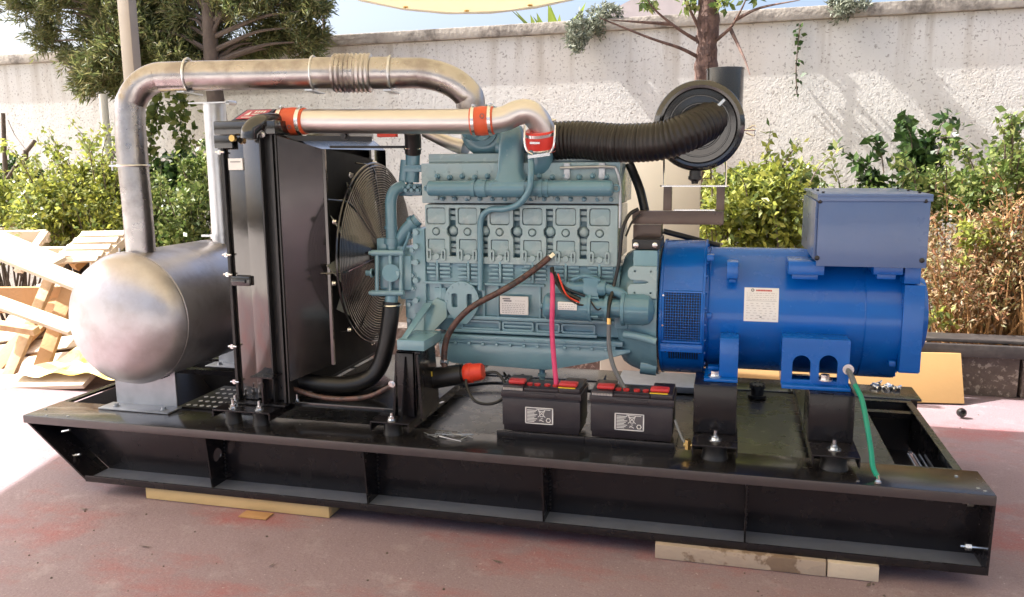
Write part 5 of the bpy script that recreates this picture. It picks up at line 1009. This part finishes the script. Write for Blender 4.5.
vine('thin creeper running down the wall right of the inlet stack', 0, [(797, 95, wl(3.6)-.04), (796, 70, wl(3.6)-.04), (798, 45, wl(3.6)-.04), (800, 25, wl(3.6)-.04)], 'lf_drk', 40, .05, .012)
vine('thin leaning twig with few leaves against the wall above the terminal box', 0, [(830, 190, 4.0), (800, 182, 4.1), (812, 165, 4.1)], 'lf_grn', 60, .07, .04)
vine('upright young vine shoot on the wall right of the terminal box', 0, [(912, 190, 3.9), (909, 160, 4.0), (905, 130, 4.1), (904, 122, 4.1)], 'lf_drk', 90, .07, .02)
vine('arching leafy twig reaching over the reddish hedge at the right', 0, [(1000, 200, 3.4), (1005, 160, 3.5), (1020, 130, 3.5), (1030, 105, 3.6)], 'lf_grn', 120, .07, .05)
vine('low arching twig over the hedge near the middle of the right wall part', 0, [(975, 200, 3.5), (968, 160, 3.6), (955, 140, 3.7), (940, 138, 3.7)], 'lf_grn', 70, .06, .03)
bush('shrub', 'bright leafy shrub between the cream panel and the terminal box', 'shrub', [S3(735, 215, 3.0, .22, .25, .25, 2), S3(760, 200, 3.0, .20, .22, .2, 2), S3(775, 225, 2.9, .22, .3, .2, 2), S3(715, 230, 2.9, .2, .3, .2, 1)], 'lf_yel', .055, 6500, 'hedge shrubs behind the alternator', shoots=20)
bush('shrub', 'broad leaved green shrub rising behind the bright one beside the air cleaner', 'shrub', [S3(755, 185, 3.4, .17, .12, .15, 1), S3(722, 200, 3.3, .12, .2, .15, 1), S3(800, 225, 3.2, .2, .3, .2, 1)], 'lf_grn', .085, 1500, 'hedge shrubs behind the alternator', aspect=.8)
bush('shrub', 'dark green leafy shrub on the wall above the right end of the terminal box', 'shrub', [S3(920, 165, 3.8, .13, .22, .15, 1.5), S3(900, 185, 3.7, .25, .12, .15, 1)], 'lf_drk', .08, 1300, 'hedge shrubs behind the alternator', aspect=.6, shoots=8)
bush('shrub', 'yellow green hedge top running right behind the terminal box', 'shrub', [S3(880, 215, 3.5, .6, .2, .25, 1), S3(960, 200, 3.3, .35, .18, .25, 1.8), S3(1010, 185, 3.1, .28, .24, .25, 2)], 'lf_grn', .05, 4500, 'hedge shrubs behind the alternator', shoots=30)
bush('shrub', 'dry reddish brown hedge with yellow leaves right of the alternator', 'shrub', [S3(965, 250, 3.0, .38, .24, .25, 2.5), S3(1010, 252, 2.9, .3, .26, .25, 2.5), S3(980, 290, 2.8, .45, .25, .22, 3), S3(1050, 260, 2.8, .3, .4, .25, 2)], 'lf_red', .038, 12500, 'hedge shrubs behind the alternator', twig=90, stemmat='woodg', aspect=.34, shoots=60, shl=.3)
bush('shrub', 'sparse bright yellow sprigs in front of the reddish hedge', 'shrub', [S3(990, 235, 2.72, .2, .14, .08, 2), S3(960, 245, 2.72, .12, .12, .08, 1), S3(950, 320, 2.68, .2, .06, .08, 1)], 'lf_yel', .045, 420, 'hedge shrubs behind the alternator', stems=False)
# grass tufts at kerb
# stakes
b = MB(); b.cyl(at(6, 190, Y=3.6), at(3, 113, Y=3.6), .022, .018, n=8); tag(obj('stake', b, 'barkg', None, at(6, 190, Y=3.6)), 'dark weathered stake standing upright at the left edge before the wall', 'stake')
b = MB(); b.tube([at(8, 178, Y=3.5), at(20, 160, Y=3.5), at(35, 141, Y=3.5)], .018, n=8); b.tube([at(22, 185, Y=3.5), at(25, 165, Y=3.5), at(26, 150, Y=3.5)], .022, n=8); b.tube([at(26, 150, Y=3.5), at(15, 135, Y=3.6), at(8, 120, Y=3.6)], .003, n=5); tag(obj('dead_branch', b, 'barkg', None, at(22, 185, Y=3.5)), 'dead forked branch poking out of the left shrubs', 'branch')

# conifers
def conifer(label, base, trunk, clumps, n, nm='conifer_tree', mt='lf_pine', size=.075, asp=.16, r0=.085, bark='barkg', group='conifers behind the exhaust pipe'):
    t = thing(nm, label, 'tree', base, group); b = MB(); T = [V(p) for p in trunk]; b.tube(T, .07, n=12, sm=6, rf=lambda l, u: r0*(1-.55*u)); obj('trunk', b, bark, t)
    b = MB(); ps, ds = [], []; tw = sum(c[3] for c in clumps); TS = spline(T, 10)
    for px, py, Y, w_, rr in [(c[0], c[1], c[2], c[3], c[4]) for c in clumps]:
        c = at(px, py, Y=Y); a = min(TS, key=lambda q: (q-(c+V((0, 0, -.15)))).length); mid = a.lerp(c, .55)+V((0, 0, .05)); b.tube([a, mid, c], .012, n=6, sm=4, rf=lambda l, u: .020*(1-u)+.004)
        k = int(n*w_/tw); ns = max(5, k//26); sc = blob(tuple(c), (rr, rr*.8, rr*.62), ns, .0)
        for s_ in sc:
            m_ = max(6, k//ns); d = (s_-np.array(a)); d = d/np.linalg.norm(d)+rng.normal(size=3)*.4; d /= np.linalg.norm(d); u = rng.uniform(0, .16, m_)
            ps.append(s_+d*u[:, None]+rng.normal(size=(m_, 3))*.016); ds.append(np.repeat(d[None]*.9, m_, 0)+rng.normal(size=(m_, 3))*.45)
    obj('limbs', b, bark, t); leafmesh('crown', leaves(np.concatenate(ps), size, asp, .2, np.concatenate(ds)), mt, t, base)
T1 = at(150, 40, Y=3.9)
def clumps(poly, n, Y0, Y1, r, jit=0):
    out = []
    while len(out) < n:
        x = rng.uniform(min(p[0] for p in poly), max(p[0] for p in poly)); y = rng.uniform(min(p[1] for p in poly), max(p[1] for p in poly)); ins = False
        for (xa, ya), (xb, yb) in zip(poly, poly[1:]+poly[:1]):
            if (ya > y) != (yb > y) and x < (xb-xa)*(y-ya)/(yb-ya)+xa: ins = not ins
        if ins: out.append((x, y, rng.uniform(Y0, Y1), 1, r*rng.uniform(.7, 1.25)))
    return out
c1 = clumps([(-5, -60), (-5, 5), (50, 42), (75, 60), (95, 85), (118, 88), (150, 70), (185, 60), (160, -60)], 72, 3.6, 4.3, .165)+clumps([(85, 60), (90, 92), (125, 96), (150, 70)], 8, 3.7, 4.1, .11)
conifer('dense dark conifer hanging over the wall behind the canopy post', (T1.x-.35, 4.0, 0), [(T1.x-.35, 4.0, 0), (T1.x-.33, 4.0, 1.6), (T1.x-.25, 4.0, 3.6)], c1, 70000, r0=.06)
T2 = at(213, 50, Y=3.7); c2 = clumps([(150, -60), (150, 55), (200, 60), (260, 58), (300, 50), (322, 20), (318, -20), (280, -60)], 64, 3.6, 4.2, .14)+clumps([(225, 38), (225, 58), (300, 55), (305, 40)], 6, 3.8, 4.1, .12)
conifer('conifer with a brown trunk right above the outlet pipe', (T2.x, 3.7, 0), [(T2.x, 3.7, 0), (T2.x+.01, 3.7, 1.5), (T2.x-.02, 3.7, 2.3), (T2.x+.02, 3.7, 3.6)], c2, 46000, r0=.10)
c3 = clumps([(-50, -60), (-50, 20), (10, 20), (20, -10), (30, -60)], 12, 5.2, 5.9, .22)
conifer('distant conifer beyond the wall at the top left corner', (at(-20, 40, Y=5.6).x, 5.6, 0), [(at(-20, 40, Y=5.6).x, 5.6, 0), (at(-15, 20, Y=5.6).x, 5.6, 3), (at(-5, -10, Y=5.6).x, 5.6, 3.8)], c3, 6000)
# red-barked tree behind the air cleaner
tb = at(702, 120, Y=3.2); tag_t = thing('red_bark_tree', 'tree with peeling red brown bark behind the air cleaner inlet stack', 'tree', (tb.x, 3.2, 0))
b = MB(); b.tube([(tb.x+.0, 3.2, 0), at(701, 180, Y=3.2), at(704, 100, Y=3.2), at(707, 50, Y=3.2), at(709, 0, Y=3.2), at(708, -60, Y=3.2)], .10, n=16, sm=10, rf=lambda l, u: .080-.016*u+.006*sin(l*23)+.004*sin(l*61))
for k in range(46):
    py = rng.uniform(-5, 95); a = rng.uniform(-1.2, 1.2); c = at(706+a*7.5, py, Y=3.2-.085*cos(a)); b.beam(c, c+V((rng.uniform(-.01, .01), -.006, rng.uniform(.05, .14))), .014, .004, up=(0, 1, 0))
TR = obj('trunk', b, 'bark', tag_t)
b = MB()
for P_ in ([(700, 42), (680, 30), (655, 10), (645, -5)], [(700, 30), (690, 10), (680, -10)], [(714, 42), (730, 28), (740, 12), (748, -5)], [(735, 20), (760, 8), (800, 0)], [(700, 58), (680, 48), (650, 38), (610, 22), (600, 18)], [(730, 28), (738, 45), (745, 60), (750, 75)], [(672, 24), (640, 22), (610, 20)]):
    b.tube([at(x, y, Y=3.2-.1*i) for i, (x, y) in enumerate(P_)], .012, n=7, sm=5, rf=lambda l, u: .011*(1-u)+.003)
obj('limbs', b, 'bark', tag_t)
cr = clumps([(560, -200), (560, -40), (640, -18), (700, -30), (760, -25), (860, -60), (860, -200)], 4, 2.6, 3.0, .15); ps = [blob(tuple(at(c[0], c[1], Y=c[2])), (.22, .22, .14), 80, 0) for c in cr]+[blob(tuple(at(x, y, Y=3.1)), (.07, .05, .04), 40, 0) for x, y in ((690, 4), (722, 5), (648, 3), (750, -4))]
leafmesh('crown', leaves(np.concatenate(ps), .06, .5), 'lf_grn', tag_t, tuple(tag_t.location))
# plants on / beyond the wall
bush('wall_shrub', 'grey green shrub spilling over the wall coping left of the red barked tree', 'shrub', [S3(593, 22, 4.35, .14, .12, .12, 1.3), S3(575, 38, 4.2, .10, .12, .1, 1), S3(608, 12, 4.4, .12, .08, .1, .6)], 'lf_gry', .045, 2200, aspect=.3, stems=False, base=Z3(590, 30, 4.4))
bush('wall_shrub', 'small grey green shrub on the wall coping right of the red barked tree', 'shrub', [S3(848, 6, 4.25, .13, .10, .12, 1), S3(838, 0, 4.3, .1, .08, .1, .5)], 'lf_gry', .045, 1300, aspect=.3, stems=False, base=Z3(846, 14, 4.3))
b0 = at(555, 30, Y=6.5); t = thing('broad_leaf_plant', 'bright broad leaved plant beyond the wall under the canopy hem', 'plant', (b0.x, 6.5, 0))
b = MB(); b.tube([(b0.x, 6.5, 0), (b0.x, 6.5, 2.7)], .05, n=8, sm=4); obj('stem', b, 'barkg', t)
b = MB()
for k in range(16):
    a = rng.uniform(0, 2*pi); o = V((b0.x+rng.normal()*.1, 6.5+rng.normal()*.1, 2.55)); d = V((cos(a)*.5, sin(a)*.3, .45)); s_ = V((-sin(a), cos(a), 0))*.05
    v0 = [o, o+d*.5+s_, o+d+V((0, 0, -.02)), o+d*.5-s_, o+d*.5+V((0, 0, -.02))]; b.poly(v0, [(0, 1, 4), (1, 2, 4), (2, 3, 4), (3, 0, 4)])
obj('foliage', b, 'lf_ban', t)
# house beyond the wall
hb = at(665, 10, Y=16); t = thing('neighbour_house', 'pale house with a pitched roof far beyond the wall', 'house', (hb.x, 17, 0))
b = MB(); b.box((hb.x-2.2, 16, 0), (hb.x+2.0, 20, 3.75)); obj('wall', b, 'housew', t)
b = MB(); b.prism([(hb.x-2.6, 15.6, 3.76), (hb.x+2.3, 15.6, 3.76), (hb.x-.2, 15.6, 4.9)], (0, 4.8, 0)); obj('roof', b, 'rooft', t)
for dx in (-1.5, .2): b = MB(); b.box((hb.x+dx, 15.97, 2.7), (hb.x+dx+.7, 15.99, 3.7)); wd_ = obj('window', b, 'glass', t); b = MB(); b.box((hb.x+dx-.05, 15.95, 3.705), (hb.x+dx+.75, 15.99, 3.745)); obj('frame', b, 'cream', wd_)
tag(obj('antenna_pole', mb1('cyl', (at(323, 40, Y=7).x, 7, 0), (at(323, 5, Y=7).x, 7, at(323, 10, Y=7).z), .02, n=8), 'barkg', None, (at(323, 40, Y=7).x, 7, 0)), 'thin dark pole rising beyond the wall right of the conifers', 'pole')
